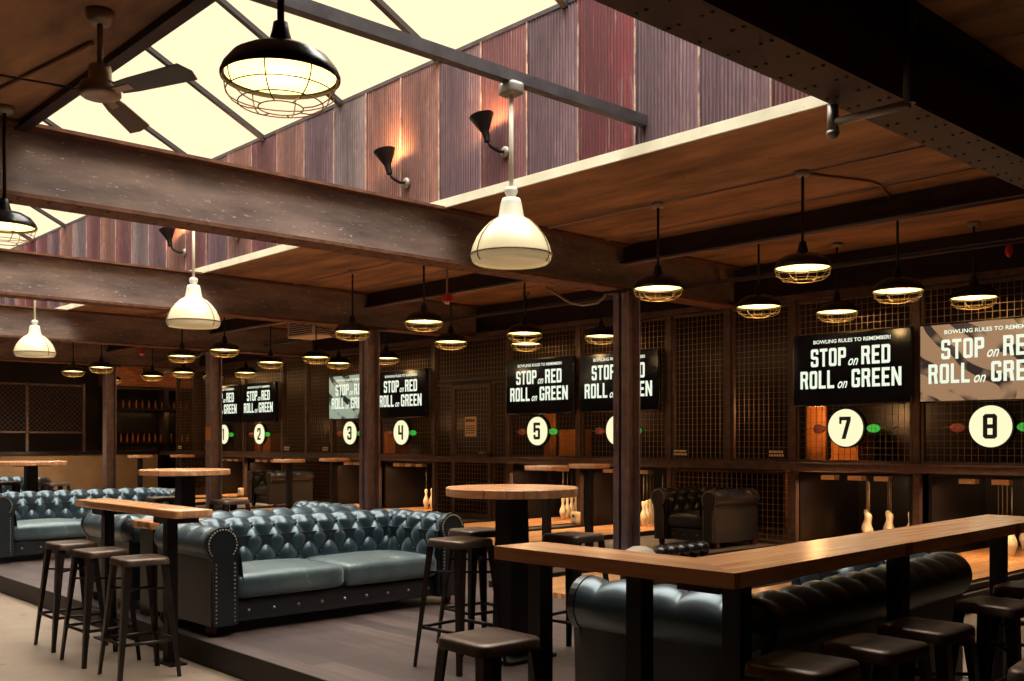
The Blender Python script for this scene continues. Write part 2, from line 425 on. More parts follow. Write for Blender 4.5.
# ------------------------------------------------------------------ the shell
XL, XR, YF, YB = -28.2, 3.5, -4.0, 13.6
ZC = 3.85
def S(name, mb, mat): return struct(mb.build(name, mat))
S('floor', MB().box(XL, YF, -.1, XR, YB, 0), M['concrete'])
S('wall_left', MB().box(XL - .2, YF, 0, XL, YB, ZC), M['wallbrown'])
S('wall_right', MB().box(XR, YF, 0, XR + .2, YB, ZC), M['wallbrown'])
S('wall_front', MB().box(XL, YF - .2, 0, XR, YF, ZC), M['wallbrown'])
S('wall_back', MB().box(XL, YB, 0, XR, YB + .2, ZC), M['hood'])
OY0, OY1, OX0, OX1 = 2.44, 6.40, -27.0, -2.72          # skylight opening
cb = MB()
cb.box(XL, YF, ZC, XR, OY0, ZC + .14).box(XL, OY1, ZC, XR, YB, ZC + .14).box(XL, OY0, ZC, OX0, OY1, ZC + .14).box(OX1, OY0, ZC, XR, OY1, ZC + .14)
S('ceiling', cb, M['ceiling'])
S('trim_1', MB().box(OX0, OY1 - .06, ZC - .012, OX1, OY1 - .036, ZC + .075), M['trim'])
S('trim_2', MB().box(OX0, OY0 - .09, ZC - .05, OX1, OY0 - .005, ZC - .002), M['girder'])
# seating platform and lane bed
pf = MB()
pz = .16
pf.prism([(XL, 3.06), (-2.05, 3.06), (-2.30, 5.74), (-3.74, 5.74), (-3.74, YB), (XL, YB)], .0, pz)
o = S('platform', pf, M['plank'])
rz_ = MB()
def wall_seg(mb, a, b, z0, z1, t=.012):
    a = Vector((*a, 0)); b = Vector((*b, 0)); d = (b - a).normalized(); nrm = Vector((d.y, -d.x, 0)) * t
    mb.prism([(a.x, a.y), (b.x, b.y), (b.x + nrm.x, b.y + nrm.y), (a.x + nrm.x, a.y + nrm.y)], z0, z1)
pts = [(XL, 3.058), (-2.048, 3.058), (-2.298, 5.738), (-3.738, 5.738), (-3.738, YB)]
for a, b in zip(pts, pts[1:]): wall_seg(rz_, a, b, 0, pz + .004)
S('trim_3', rz_, M['riser'])

# skylight monitor
TZ = 5.38
wl = bpy.data.objects.new('wall_skylight', None); C.objects.link(wl); struct(wl)
x = OX1; i = 0
pal = [0, 0, 4, 0, 0, 1, 0, 4, 0, 3, 3, 2, 0, 3, 4, 3, 0, 4, 3, 0, 2, 4, 3, 4, 2, 3, 0, 4, 1, 3]
edges = [-2.17 - .645 * k for k in range(40)]
for x1, x0 in zip(edges, edges[1:]):
    if x0 < OX0 - .4: break
    x1 = min(x1, OX1)
    mb = MB(); n = 72; vs = []; fs = []
    for k in range(n + 1):
        xx = x0 + (x1 - x0 + .02) * k / n
        yy = OY1 - .016 - .011 * math.sin(2 * PI * (k / 4.0)) - (.004 if i % 2 else 0)
        vs += [(xx, yy, ZC + .06), (xx, yy, TZ - .02 - random.random() * 0)]
    fs = [(2 * k, 2 * k + 2, 2 * k + 3, 2 * k + 1) for k in range(n)]
    mb.add(vs, fs, True)
    sh = mb.build('corrugated_sheet', IRON[pal[(i + 0) % len(pal)]], wl)
    zz = ZC + .07; em = MB()
    while zz < TZ - .1:          # torn, pale lapped edge of the sheet
        l = random.uniform(.05, .3); ww = random.uniform(.004, .02)
        em.box(x0 - .002, OY1 - .034, zz, x0 + ww, OY1 - .030, min(zz + l, TZ - .03)); zz += l
    em.build('lapped_edge', M['edge'], sh)
    i += 1
MB().box(OX0, OY1, ZC + .14, OX1, OY1 + .1, TZ).build('backing_wall', M['wallbrown'], wl)
RZ = TZ + (OY1 - OY0) * .5
wf = MB()
wf.box(OX0, OY0 - .1, ZC + .14, OX1, OY0, RZ)
S('wall_monitor_front', wf, IRON[2])
T2 = Matrix(((0, 0, 1, 0), (1, 0, 0, 0), (0, 1, 0, 0), (0, 0, 0, 1)))
for nm, xx in (('wall_monitor_left', OX0 - .1), ('wall_monitor_right', OX1)):
    S(nm, MB().prism([(OY0 - .1, ZC + .14), (OY1 + .1, ZC + .14), (OY1 + .1, TZ), (OY0 - .1, RZ)], xx, xx + .1, T2), IRON[0])
win = bpy.data.objects.new('window_1', None); C.objects.link(win); struct(win)
rx = [-4.41 - 1.787 * k for k in range(13)]
def slope(y): return TZ + (OY1 - y) * .5
for xx in rx:
    mb = MB()
    mb.hexa([(xx - .035, OY0, slope(OY0) - .06), (xx + .035, OY0, slope(OY0) - .06), (xx + .035, OY1, slope(OY1) - .06), (xx - .035, OY1, slope(OY1) - .06)],
            [(xx - .035, OY0, slope(OY0)), (xx + .035, OY0, slope(OY0)), (xx + .035, OY1, slope(OY1)), (xx - .035, OY1, slope(OY1))])
    mb.build('rafter', M['rafter'], win)
ex = [OX1] + rx + [OX0]
for a, b in zip(ex, ex[1:]):
    MB().add([(a, OY0, slope(OY0) + .01), (b, OY0, slope(OY0) + .01), (b, OY1 + .1, slope(OY1 + .1) + .01), (a, OY1 + .1, slope(OY1 + .1) + .01)], [(0, 1, 2, 3)]).build('glass_pane', M['glass'], win)
MB().box(OX0, OY1 - .03, TZ - .03, OX1, OY1 + .06, TZ + .01).build('sill_flashing', M['tie'], win)

# ------------------------------------------------------------------ steelwork
BZ0, BZ1 = 3.29, 3.85
BX = [-2.62 - PER * k for k in range(5)]
ordw = ['nearest', 'second', 'third', 'fourth', 'farthest']
for k, bx in enumerate(BX):
    dark = k == 0  # shade on this unlit beam is put into a darker steel colour
    root = thing('steel_beam', ('dark riveted steel beam crossing the upper right corner of the ceiling' if dark else
                 'weathered steel roof beam over the sofas, %s from the right-hand dark beam' % ['', 'first', 'second', 'third', 'fourth'][k]), 'beam', (bx, 0, BZ0), 0, 'steel roof beams')
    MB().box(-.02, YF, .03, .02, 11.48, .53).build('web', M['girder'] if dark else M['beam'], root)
    for nm, z0, z1 in (('bottom_flange', 0, .03), ('top_flange', .53, .557)):
        fl = MB().box(-.15, YF, z0, .15, 11.48, z1)
        if nm == 'bottom_flange':
            y = .6
            while y < 9:
                for sx in (-.115, -.06, .06, .115):
                    fl.ball((sx, y, -.002), .010, 6, (1, 1, .7))
                y += .22
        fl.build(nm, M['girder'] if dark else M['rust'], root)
    if not dark:
        cx = bx
        hm = MB().box(-.015, -.12, 0, .015, .12, BZ0 - pz).box(-.11, -.12, 0, .11, -.10, BZ0 - pz).box(-.11, .10, 0, .11, .12, BZ0 - pz)
        crt = thing('steel_column', ['', 'brown steel column nearest the camera, behind the round bar table', 'steel column between lane three and lane four screens',
              'steel column left of the lane two screen with an orange tag', 'dark steel column by the bar at the far left'][k], 'column', (bx + .07, 9.2, pz), 0, 'steel columns')
        hm.build('shaft', M['column'], crt)
        MB().box(-.22, -.22, 0, .22, .22, .025).build('base_plate', M['girder'], crt)
        MB().box(-.2, -.2, BZ0 - pz - .03, .2, .2, BZ0 - pz - .001).build('cap_plate', M['girder'], crt)
        if k == 3:
            MB().box(-.1, -.13, 1.36, .1, -.121, 1.62).build('orange_tag', M['boardglow'], crt)
gx = [XL + .05] + sorted(BX) + [XR - .05]
gl = ['far left end beyond the last column', 'span between the fourth and third columns', 'span between the third and second columns', 'span left of the nearest column', 'span right of the nearest column', 'stretch at the right edge']
for (x0, x1), lab in zip(zip(gx, gx[1:]), gl):
    x0 += .03; x1 -= .03
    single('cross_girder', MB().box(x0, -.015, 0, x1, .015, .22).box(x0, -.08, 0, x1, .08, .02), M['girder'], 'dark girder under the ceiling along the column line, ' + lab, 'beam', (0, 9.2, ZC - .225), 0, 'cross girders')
S('trim_4', MB().box(XL + .05, 11.5, 3.37, XR - .05, 11.58, ZC - .003), M['wallbrown'])
for k in range(4):
    tx = -5.3 - PER * k
    if tx < OX0: break
    single('tie_bar', MB().box(-.04, OY0 - .02, 0, .04, OY1 - .03, .085), M['tie'], ['square steel bar across the skylight in front of the red iron wall',
            'square steel bar across the second skylight bay carrying a white lamp', 'square steel bar across the third skylight bay', 'square steel bar across the farthest skylight bay'][k], 'bar', (tx, 0, 4.07), 0, 'skylight cross bars')

# ------------------------------------------------------------------ cage wall
CY = 11.36
def panel_mesh(mb, x0, x1, z0, z1, y, p=.078, w=.0027):
    n = max(1, round((x1 - x0) / p)); m = max(1, round((z1 - z0) / p))
    for i in range(1, n):
        x = x0 + (x1 - x0) * i / n + random.uniform(-.004, .004)
        mb.box(x - w, y - w, z0, x + w, y + w, z1)
    for j in range(1, m):
        z = z0 + (z1 - z0) * j / m + random.uniform(-.004, .004)
        mb.box(x0, y - 3 * w, z - w, x1, y - w, z + w)
def frame_mesh(mb, x0, x1, z0, z1, y, t=.035, d=.025):
    mb.box(x0, y - d, z0, x0 + t, y + d, z1).box(x1 - t, y - d, z0, x1, y + d, z1)
    mb.box(x0 + t, y - d, z0, x1 - t, y + d, z0 + t).box(x0 + t, y - d, z1 - t, x1 - t, y + d, z1)
def cage_panel(x0, x1, z0, z1, label, group, y=CY):
    t = thing('wire_cage', label, 'wire cage', ((x0 + x1) / 2, y, z0), 0, group)
    h = (x1 - x0) / 2
    f = MB(); frame_mesh(f, -h, h, 0, z1 - z0, 0); f.build('frame', M['cage'], t)
    w = MB(); panel_mesh(w, -h + .03, h - .03, .03, z1 - z0 - .03, 0); w.build('wire_mesh', M['wire'], t)
    return t
def post(x, label, z0=pz):
    mb = MB().box(-.04, -.04, 0, .04, .04, 3.28 - z0)
    for zz in (1.1, 2.0, 3.0):
        if zz > z0: mb.ball((0, -.042, zz - z0), .012, 6)
    return single('cage_post', mb, M['cage'], label, 'post', (x, CY, z0), 0, 'cage posts')
RAILZ = 1.13
single('cage_rail', MB().box(XL + 2.4, -.05, 0, -3.7, .05, .085).box(XL + 2.4, -.07, .085, -3.7, .05, .1), M['cage'], 'long brown steel rail along the foot of the cage above the lanes', 'rail', (0, CY - .1, RAILZ))
single('cage_rail', MB().box(XL + 2.4, -.04, 0, -3.7, .04, .08), M['cage'], 'long steel rail along the top edge of the lane cage', 'rail', (0, CY, 3.285))
Z0c = RAILZ + .1; Z1c = 3.27
for k in range(4):
    a = -PER * k
    l8, l7 = LANES[2 * k], LANES[2 * k + 1]
    post(-5.35 + a, 'cage post between the lane %s and lane %s screens' % (l7, l8))
    post(-6.96 + a, 'cage post just left of the lane %s screen' % l7)
    post(-8.95 + a, 'cage post ' + ('right of the lane %s screen' % LANES[2 * k + 2] if k < 3 else 'at the far left end of the lane cage'))
    cage_panel(-5.30 + a, -3.64 + a, Z0c, Z1c, 'wire cage panel above lane %s behind its screen' % l8, 'cage panels above the lanes')
    cage_panel(-6.91 + a, -5.40 + a, Z0c, Z1c, 'wire cage panel above lane %s behind its screen' % l7, 'cage panels above the lanes')
    if k != 1:
        post(-7.95 + a, 'middle cage post of the bay left of lane %s' % l7, Z0c)
        cage_panel(-7.90 + a, -7.01 + a, Z0c, Z1c, 'upper wire cage panel next to the left side of lane %s' % l7, 'cage panels of the recesses')
        cage_panel(-8.90 + a, -8.00 + a, Z0c, Z1c, 'upper wire cage panel ' + ('next to the right side of lane %s' % LANES[2 * k + 2] if k < 3 else 'at the far left end of the cage'), 'cage panels of the recesses')
        cage_panel(-8.90 + a, -7.01 + a, pz + .01, RAILZ - .02, ('low wire cage panel ' + ('behind the dark armchair beside lane seven' if k == 0 else 'behind the dark armchair beside lane two' if k == 2 else 'at the far left end of the lanes')), 'low cage panels')
        for s_, px_ in (('left', -8.75), ('right', -7.2)):
            t = thing('notice_plate', 'small dark notice plate at the %s foot of the cage bay left of lane %s' % (s_, l7), 'notice', (px_ + a, CY - .038, Z0c + .05), 0, 'small notice plates on the cage')
            tx = MB().box(-.13, 0, 0, .13, .012, .11); tx.mi = 1
            for r_, zz in enumerate((.065, .02)):
                xx = -.11
                while xx < .1:
                    w_ = random.uniform(.02, .035); tx.box(xx, -.003, zz, xx + w_, 0, zz + .03); xx += w_ + .01
            tx.build('plate', [M['placard'], M['cream_text']], t)
post(-3.66, 'end cage post right of the lane eight screen')
# cage door between lanes four and five
a = -PER
dr = thing('cage_door', 'wire mesh door with steel frame in the cage between lane four and lane five', 'door', (-13.25, CY - .03, pz + .02))
DW, DH = .5, 2.3
f = MB(); frame_mesh(f, -DW, DW, 0, DH, 0, .06, .03); f.box(-DW, -.03, 1.03, DW, .03, 1.1); f.build('frame', M['cage'], dr)
w = MB(); panel_mesh(w, -DW + .05, DW - .05, .05, DH - .05, 0); w.build('wire_mesh', M['wire'], dr)
MB().tube([(.44, -.03, 1.12), (.44, -.09, 1.12), (.3, -.1, 1.12)], .014).build('handle', M['greymetal'], dr)
pl = thing('door_notice', 'pale notice sheet hung on the cage door beside lane five', 'notice', (-13.25, CY - .07, 1.58))
tx = MB().box(-.15, 0, 0, .15, .006, .34); tx.mi = 1
for zz, n_, hh in ((.25, 4, .05), (.17, 7, .018), (.13, 7, .018), (.09, 7, .018), (.05, 5, .018)):
    for q in range(n_):
        w_ = .24 / n_; tx.box(-.12 + q * w_, -.003, zz, -.12 + q * w_ + w_ * .75, 0, zz + hh)
tx.build('sheet', [M['paper'], M['ink']], pl)
cage_panel(-14.26, -13.79, pz + .01, 2.52, 'narrow wire cage panel left of the cage door', 'cage door side panels')
cage_panel(-12.72, -12.37, pz + .01, 2.52, 'narrow wire cage panel right of the cage door', 'cage door side panels')
cage_panel(-14.26, -12.37, 2.56, Z1c, 'wide wire cage panel over the cage door', 'cage door top panel')

# ------------------------------------------------------------------ lanes, pins, pin decks
SX8, SX7 = -4.49, -6.20
lane0 = thing('bowling_lane', 'x', 'bowling lane', (SX8, 6.1, pz), 0, 'bowling lanes')
MB().box(-.53, 0, .0, .53, 5.29, .045).build('lane_surface', M['lane'], lane0)
for s in (-1, 1):
    g = MB()
    n = 8; vs = []
    for i in range(n + 1):
        t = PI * i / n
        for y in (.9, 5.29): vs.append((s * (.61 + .075 * math.cos(t)), y, .042 - .036 * math.sin(t)))
    g.add(vs, [(2 * i, 2 * i + 1, 2 * i + 3, 2 * i + 2) for i in range(n)], True)
    g.box(s * .69 - .012, 0, 0, s * .69 + .012, 5.29, .06)
    g.build('gutter', M['gutter'], lane0)
# ball return hood / deck housing
hs0 = thing('pin_deck_housing', 'x', 'pin deck', (SX8, 11.42, pz), 0, 'pin deck housings')
MB().box(-.76, 0, .0, -.72, 1.55, RAILZ - pz - .02).build('side_panel', M['hood'], hs0)
MB().box(.72, 0, .0, .76, 1.55, RAILZ - pz - .02).build('side_panel', M['hood'], hs0)
MB().box(-.53, 0, 0, .53, 1.5, .045).build('deck_floor', M['lane'], hs0)
MB().box(-.72, 1.50, .05, .72, 1.54, RAILZ - pz - .02).build('back_curtain', M['hood'], hs0)
MB().box(-.72, 0, RAILZ - pz - .05, .72, 1.5, RAILZ - pz - .02).build('top_panel', M['hood'], hs0)
cv = MB(); vs = []
for i in range(9):
    t = i / 8 * PI / 2
    vs += [(-.70, .02 + .5 * math.sin(t), .09 + .75 * (1 - math.cos(t)) * 0 + .8 * math.cos(t)), (-.66, .02 + .5 * math.sin(t), .09 + .8 * math.cos(t))]
cv.add(vs, [(2 * i, 2 * i + 1, 2 * i + 3, 2 * i + 2) for i in range(8)]); 
for q in (-.3, .06, .4): MB().box(q - .09, -.06, RAILZ - pz - .11, q + .09, .06, RAILZ - pz - .055).build('deck_lamp', M['paper'], hs0)
# one pin
PIN = [(.0, 0), (.026, 0), (.029, .006), (.036, .04), (.046, .075), (.0575, .105), (.0605, .125), (.058, .155), (.047, .19), (.034, .22), (.0255, .245), (.0235, .265), (.0245, .285), (.029, .31), (.0325, .335), (.0315, .355), (.024, .374), (.012, .381), (0, .382)]
pin0 = thing('bowling_pin', 'x', 'bowling pin', (0, 0, 0))
MB().lathe(PIN, 14).build('body', M['pin'], pin0)
MB().tube([(0, 0, .38), (0, 0, .78)], .0022, 5).build('string', M['string'], pin0)
first_pin = True; first_lane = True
LX = []
for k in range(4):
    for j, sx in enumerate((SX8, SX7)):
        x = sx - PER * k; nm = LANES[2 * k + j]; LX.append((x, nm, k, j))
        lab = 'glossy orange timber bowling lane leading to number %s' % nm
        lab2 = 'black pin deck opening under the number %s sign' % nm
        if first_lane: lane0['label'] = lab; lane0.location.x = x; hs0['label'] = lab2; first_lane = False
        else: dup(lane0, (x, 6.1, pz), None, lab); dup(hs0, (x, 11.42, pz), None, lab2)
        for row in range(4):
            for q in range(row + 1):
                p = (x + (q - row / 2) * .305, 11.85 + row * .262, pz + .045)
                lab = 'white bowling pin on a string in the triangle at the end of lane ' + nm; gp = 'bowling pins on lane ' + nm
                if first_pin: pin0.location = p; pin0['label'] = lab; pin0['group'] = gp; first_pin = False
                else: dup(pin0, p, None, lab, gp)
for k in range(4):
    xm = (SX8 + SX7) / 2 - PER * k
    single('lane_divider', MB().box(-.145, 7.6, 0, .145, 11.4, .05), M['riser'], 'dark capping strip between lane %s and lane %s' % (LANES[2 * k + 1], LANES[2 * k]), 'divider', (xm, 0, pz), 0, 'lane dividers')
for k in range(4):
    xm = (SX8 + SX7) / 2 - PER * k
    t = thing('lane_sensor', 'small pale sensor box at the pin end between lanes %s and %s' % (LANES[2 * k + 1], LANES[2 * k]), 'sensor', (xm, 11.25, pz + .05), 0, 'lane sensors')
    MB().rbox((0, 0, .1), (.13, .1, .2), .012, 2).build('housing', M['paper'], t)
    MB().lathe([(0, 0), (.022, 0), (.022, .006), (0, .006)], 12, T=Matrix.Translation((0, -.051, .14)) @ Matrix.Rotation(R(90), 4, 'X')).build('lens', M['black'], t)
S('trim_5', MB().box(-7.62, 12.2, pz, -7.0, 12.3, RAILZ - .02), M['brick'])
# ball returns
br0 = thing('ball_return', 'x', 'ball return', (-5.33, 6.2, pz), 0, 'ball returns')
MB().rbox((0, .62, .155), (.22, 1.2, .31), .04, 4).build('body', M['ballrack'], br0)
hd = MB(); pr = [(.0, .17), (.06, .165), (.11, .14), (.145, .09), (.155, .0)]
hd.lathe(pr[::-1], 18, T=Matrix.Translation((0, .16, .31)) @ Matrix.Diagonal((.9, 1.1, 1, 1)))
hd.build('hood', M['hoodgrey'], br0)
tr = MB()
for s in (-.085, .085): tr.tube([(s, .3, .325), (s, 1.2, .325)], .014)
tr.build('track', M['black'], br0)
for k in range(4):
    lab = 'low black ball return with a grey hood at the head of lanes %s and %s' % (LANES[2 * k + 1], LANES[2 * k])
    p = (-5.33 - PER * k, 6.2, pz)
    if k == 0: br0['label'] = lab
    else: dup(br0, p, None, lab)
    if k < 3:
        for b in range(5):
            single('bowling_ball', MB().ball((0, 0, .067), .067, 14), M['blackgloss'], 'small black bowling ball in the row on the lane %s ball return' % LANES[2 * k], 'bowling ball', (p[0], 6.2 + .46 + b * .137, pz + .332), 0, 'bowling balls on the lane %s return' % LANES[2 * k])

# ------------------------------------------------------------------ screens and numbers
SY = 11.20
scr0 = thing('wall_screen', 'x', 'screen', (SX7, SY, 1.93), 0, 'rule screens above the lanes')
MB().rbox((0, .04, .445), (1.55, .06, .89), .012, 3).build('bezel', M['blackgloss'], scr0)
sp_ = MB().box(-.755, .006, .02, .755, .0095, .875).build('screen', M['screen'], scr0)
lt = MB()
write(lt, 'STOP', -.28, .485, .22, .47, .005); write(lt, 'RED', .335, .485, .22, .36, .005)
write(lt, 'ROLL', -.43, .215, .22, .46, .005); write(lt, 'GREEN', .34, .215, .22, .62, .005)
for tx_, cx_, z_, h_, w_, sh, of in (('on', .05, .48, .085, .13, .45, .015), ('on', -.09, .21, .085, .13, .45, .015), ('BOWLING RULES TO REMEMBER!', .02, .765, .046, 1.0, 0, .02)):
    vs, fs = font_mesh(tx_, cx_, z_, h_, w_, .003, sh, of); lt.add(vs, fs)
let_ = lt.build('lettering', M['letter'], sp_)
MB().box(-.3, .05, .2, .3, .12, .6).build('bracket', M['black'], scr0)
num_mesh = {}
for x, nm, k, j in LX:
    lab = {'eight': 'wide screen above lane eight with a painted tan reflection and the stop on red rules', 'three': 'wide screen above lane three with a painted pale green reflection behind the rules'}.get(nm, 'wide navy screen above lane %s reading stop on red roll on green' % nm)
    p = (x + (.08 if j else .04 if k else .0), SY, 1.93)
    if nm == 'eight': s = scr0; s.location = p; s['label'] = lab
    else: s = dup(scr0, p, None, lab)
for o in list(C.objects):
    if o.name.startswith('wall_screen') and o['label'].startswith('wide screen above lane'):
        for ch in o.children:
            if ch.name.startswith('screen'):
                ch.data = ch.data.copy(); ch.data.materials[0] = M['refl_tan'] if 'eight' in o['label'] else M['refl_teal']
digits = '87654321'
for i, (x, nm, k, j) in enumerate(LX):
    t = thing('number_sign', 'round lit cream sign with the number %s over its lane' % digits[i], 'number sign', (x, SY + .06, 1.66), 0, 'round lane number signs')
    T = Matrix(((1, 0, 0, 0), (0, 0, -1, 0), (0, 1, 0, 0), (0, 0, 0, 1)))
    MB().lathe([(0, .0), (.235, .0), (.245, .01), (.245, .07), (0, .07)], 40, T=Matrix.Translation((0, .08, 0)) @ T, smooth=False).build('rim', M['black'], t)
    MB().lathe([(0, .012), (.226, .012), (.228, 0)], 40, T=T, smooth=False).build('lit_face', M['disc'], t)
    d = MB(); write(d, digits[i], 0, -.135, .27, .15, -.013); d.build('digit', M['digit'], t)
    for cname, mk, dx in (('red', 'redlens', -.36), ('green', 'greenlens', .36)):
        q = thing('signal_lamp', 'small %s oval signal lamp in a wire guard beside number %s' % (cname, digits[i]), 'signal lamp', (x + dx, SY + .06, 1.65), 0, '%s signal lamps by the numbers' % cname)
        MB().ball((0, 0, 0), .05, 12, (1.7, 1, 1)).build('lens', M[mk], q)
        g = MB()
        for sx in (-.045, 0, .045):
            rr = .053 * math.sqrt(max(.05, 1 - (sx / .085) ** 2)) + .004
            g.tube([(sx, rr * math.cos(u * PI / 8), rr * math.sin(u * PI / 8)) for u in range(16)], .0035, 5, True)
        g.tube([(-.09 + .18 * u / 8, -.056 * math.sin(PI * u / 8), 0) for u in range(9)], .0035, 5)
        g.build('wire_guard', M['guard'], q)
        MB().box(-.03, .05, -.03, .03, .1, .03).build('base', M['black'], q)
        s = -1 if dx < 0 else 1
        MB().tube([(s * .08, .04, 0), (s * .14, .03, .01), (s * .19, .06, -.01), (s * .25, .09, .02)], .005, 5).build('cable', M['guard'], q)
# things behind the cage
for k in range(4):
    a = -PER * k
    t = single('timber_board', MB().rbox((0, 0, .65), (.3, .05, 1.3), .01, 2), M['boardglow'], 'orange timber board standing behind the cage left of number %s' % LANES[2 * k + 1], 'board', (-7.55 + a, 12.9, RAILZ + .025), 0, 'boards behind the cage')
    t = single('timber_crate', MB().box(-.2, -.2, 0, .2, .2, .55).box(-.215, -.215, .05, .215, .215, .1).box(-.215, -.215, .45, .215, .215, .5), M['boardglow'], 'orange wooden crate stacked behind the cage of lane %s' % LANES[2 * k + 1], 'crate', (-7.12 + a, 13.1, RAILZ + .025), 0, 'crates behind the cage')
    t = single('equipment_shelf', MB().box(-2.2, -.55, 0, 1.8, .55, .03), M['hood'], 'dark deck behind the cage over lanes %s and %s' % (LANES[2 * k + 1], LANES[2 * k]), 'shelf', (-5.6 + a, 13.0, RAILZ - .01), 0, 'decks behind the cage')

# ------------------------------------------------------------------ chesterfield sofas
def chesterfield(name, label, W, D, H, ncush, mat, cat, loc, rz, group, seatmat=None):
    t = thing(name, label, cat, loc, rz, group)
    shell = M['leathershade'] if seatmat else mat
    r = .118; zc = H - r - .012
    fz = .075
    # profile of an upholstered side: (depth outward, z) from the seat up and over the roll
    def profile():
        p = [(-.17, .34), (-.165, .42), (-.155, .50), (-.14, zc - .05)]
        for i in range(15):
            a = R(168 - i * 17)
            p.append((r * math.cos(a), zc + r * math.sin(a)))
        return p
    prof = profile()
    acc = [0]
    for a, b in zip(prof, prof[1:]): acc.append(acc[-1] + math.hypot(b[0] - a[0], b[1] - a[1]))
    def at(s):
        for i in range(len(acc) - 1):
            if s <= acc[i + 1] + 1e-9:
                k = (s - acc[i]) / (acc[i + 1] - acc[i]); a, b = prof[i], prof[i + 1]
                tx, tz = b[0] - a[0], b[1] - a[1]; l = math.hypot(tx, tz)
                return a[0] + k * tx, a[1] + k * tz, -tz / l, tx / l
        a, b = prof[-2], prof[-1]; tx, tz = b[0] - a[0], b[1] - a[1]; l = math.hypot(tx, tz)
        return b[0], b[1], -tz / l, tx / l
    def tufted(length, fn, name, W0=.20, H0=.128, A=.044):
        nl = max(20, int(length / .0125)); ns = 44; Ltot = acc[-1]; S0 = .38      # tufting fades past the top of the roll
        nW = max(1, round(length / W0)); W0 = length / nW
        mb = MB(); vs = []; fs = []
        for i in range(nl + 1):
            x = length * i / nl
            for j in range(ns + 1):
                s = Ltot * j / ns; d, z, nx, nz = at(s)
                ss = s + .02
                if ss < .43: 
                    a = x / W0 + ss / (2 * H0); b = x / W0 - ss / (2 * H0)
                    h = (abs(math.sin(PI * a)) * abs(math.sin(PI * b))) ** .55
                else:       # pleats running over the roll
                    h = abs(math.sin(PI * (x / W0 + (.0 if round(.42 / H0) % 2 == 0 else .5)))) ** .6
                    h = h * max(0, 1 - (ss - .43) / .22) + (1 - max(0, 1 - (ss - .43) / .22)) * .85
                e = min(1, x / .03, (length - x) / .03)
                hh = A * (h - .85) * max(.0, e)
                vs.append(fn(x, d + nx * hh, z + nz * hh))
        m = ns + 1
        for i in range(nl):
            for j in range(ns): fs.append((i * m + j, (i + 1) * m + j, (i + 1) * m + j + 1, i * m + j + 1))
        mb.add(vs, fs, True)
        bt = mb; mb.mi = 1; row = 0
        while True:
            s = row * H0 - .02
            if s > .41: break
            if s > .03:
                for q in range(nW + 1):
                    x = (q + (.5 if row % 2 else 0)) * W0
                    if .05 < x < length - .05:
                        d, z, nx, nz = at(s); bt.ball(fn(x, d - nx * .018, z - nz * .018), .011, 6)
            row += 1
        return mb.build(name, [mat, M['button']], t)
    ri = .02
    yb = D / 2 - r - ri                                   # centre line of the back roll
    xa = W / 2 - r - ri                                   # centre line of the arm roll
    ob = tufted(2 * xa + .10, lambda x, d, z: (x - xa - .05, yb + d, z), 'backrest')
    cap = MB()
    bd = MB().box(-xa - .06, yb - .13, fz, xa + .06, yb + .065, zc - .02)
    bd.tube([(-xa - .06, yb, zc), (xa + .06, yb, zc)], r - .03, 16)
    bd.build('back_shell', shell, t)
    for s in (-1, 1):
        L = yb + D / 2 - .03
        tufted(L, (lambda s: lambda x, d, z: (s * (xa + d), -D / 2 + .03 + x, z))(s), 'arm')
        sh = MB().box(min(s * (xa - .13), s * (xa + .07)), -D / 2 + .035, fz, max(s * (xa - .13), s * (xa + .07)), yb + .06, zc - .02)
        sh.tube([(s * xa, -D / 2 + .03, zc), (s * xa, yb + .04, zc)], r - .03, 16)
        # domed corner where arm and back rolls meet
        sh.ball((s * xa, yb, zc), r - .004, 14)
        sh.build('arm_shell', shell, t)
        fr = MB(); n = 22
        poly = []
        for i in range(n + 1):
            a = R(-52 + 284 * i / n); poly.append(((r + .004) * math.cos(a), zc + (r + .004) * math.sin(a)))
        poly += [(-.105, zc - .2), (-.10, fz), (.06, fz), (.066, zc - .2)]
        poly = [(s * px + s * xa, pz_) for px, pz_ in poly]
        T = Matrix(((1, 0, 0, 0), (0, 0, -1, -D / 2 + .04), (0, 1, 0, 0), (0, 0, 0, 1)))
        fr.prism(poly, 0, .035, T)
        nl_ = fr; fr.mi = 1; n = 22
        for i in range(n + 1):
            a = R(-40 + 260 * i / n); nl_.ball((s * xa + s * (r - .014) * math.cos(a), -D / 2 + .003, zc + (r - .014) * math.sin(a)), .0065, 5)
        for zz in [fz + .03 + .028 * q for q in range(int((zc - .12 - fz) / .028))]:
            nl_.ball((s * xa - s * .088, -D / 2 + .003, zz), .0065, 5); nl_.ball((s * xa + s * .048, -D / 2 + .003, zz), .0065, 5)
        fr.build('arm_front', [shell, M['stud']], t)
    wi = xa - .12
    b = MB().rbox((0, -D / 2 + .05 + (yb + D / 2) / 2, fz + .08), (2 * wi + .02, yb + D / 2 - .05, .16), .02, 8)
    bt = b; b.mi = 1; nb = max(3, round(2 * wi / .2))
    for q in range(nb): bt.ball((-wi + 2 * wi * (q + .5) / nb, -D / 2 + .051, fz + .08), .012, 6)
    b.build('base', [shell, M['stud']], t)
    cw = 2 * wi / ncush; cd = yb - .16 + D / 2 - .02
    for q in range(ncush):
        MB().rbox((-wi + cw * (q + .5), -D / 2 + .03 + cd / 2, fz + .16 + .09), (cw - .008, cd, .17), .05, 14, .035).build('seat_cushion', seatmat or mat, t)
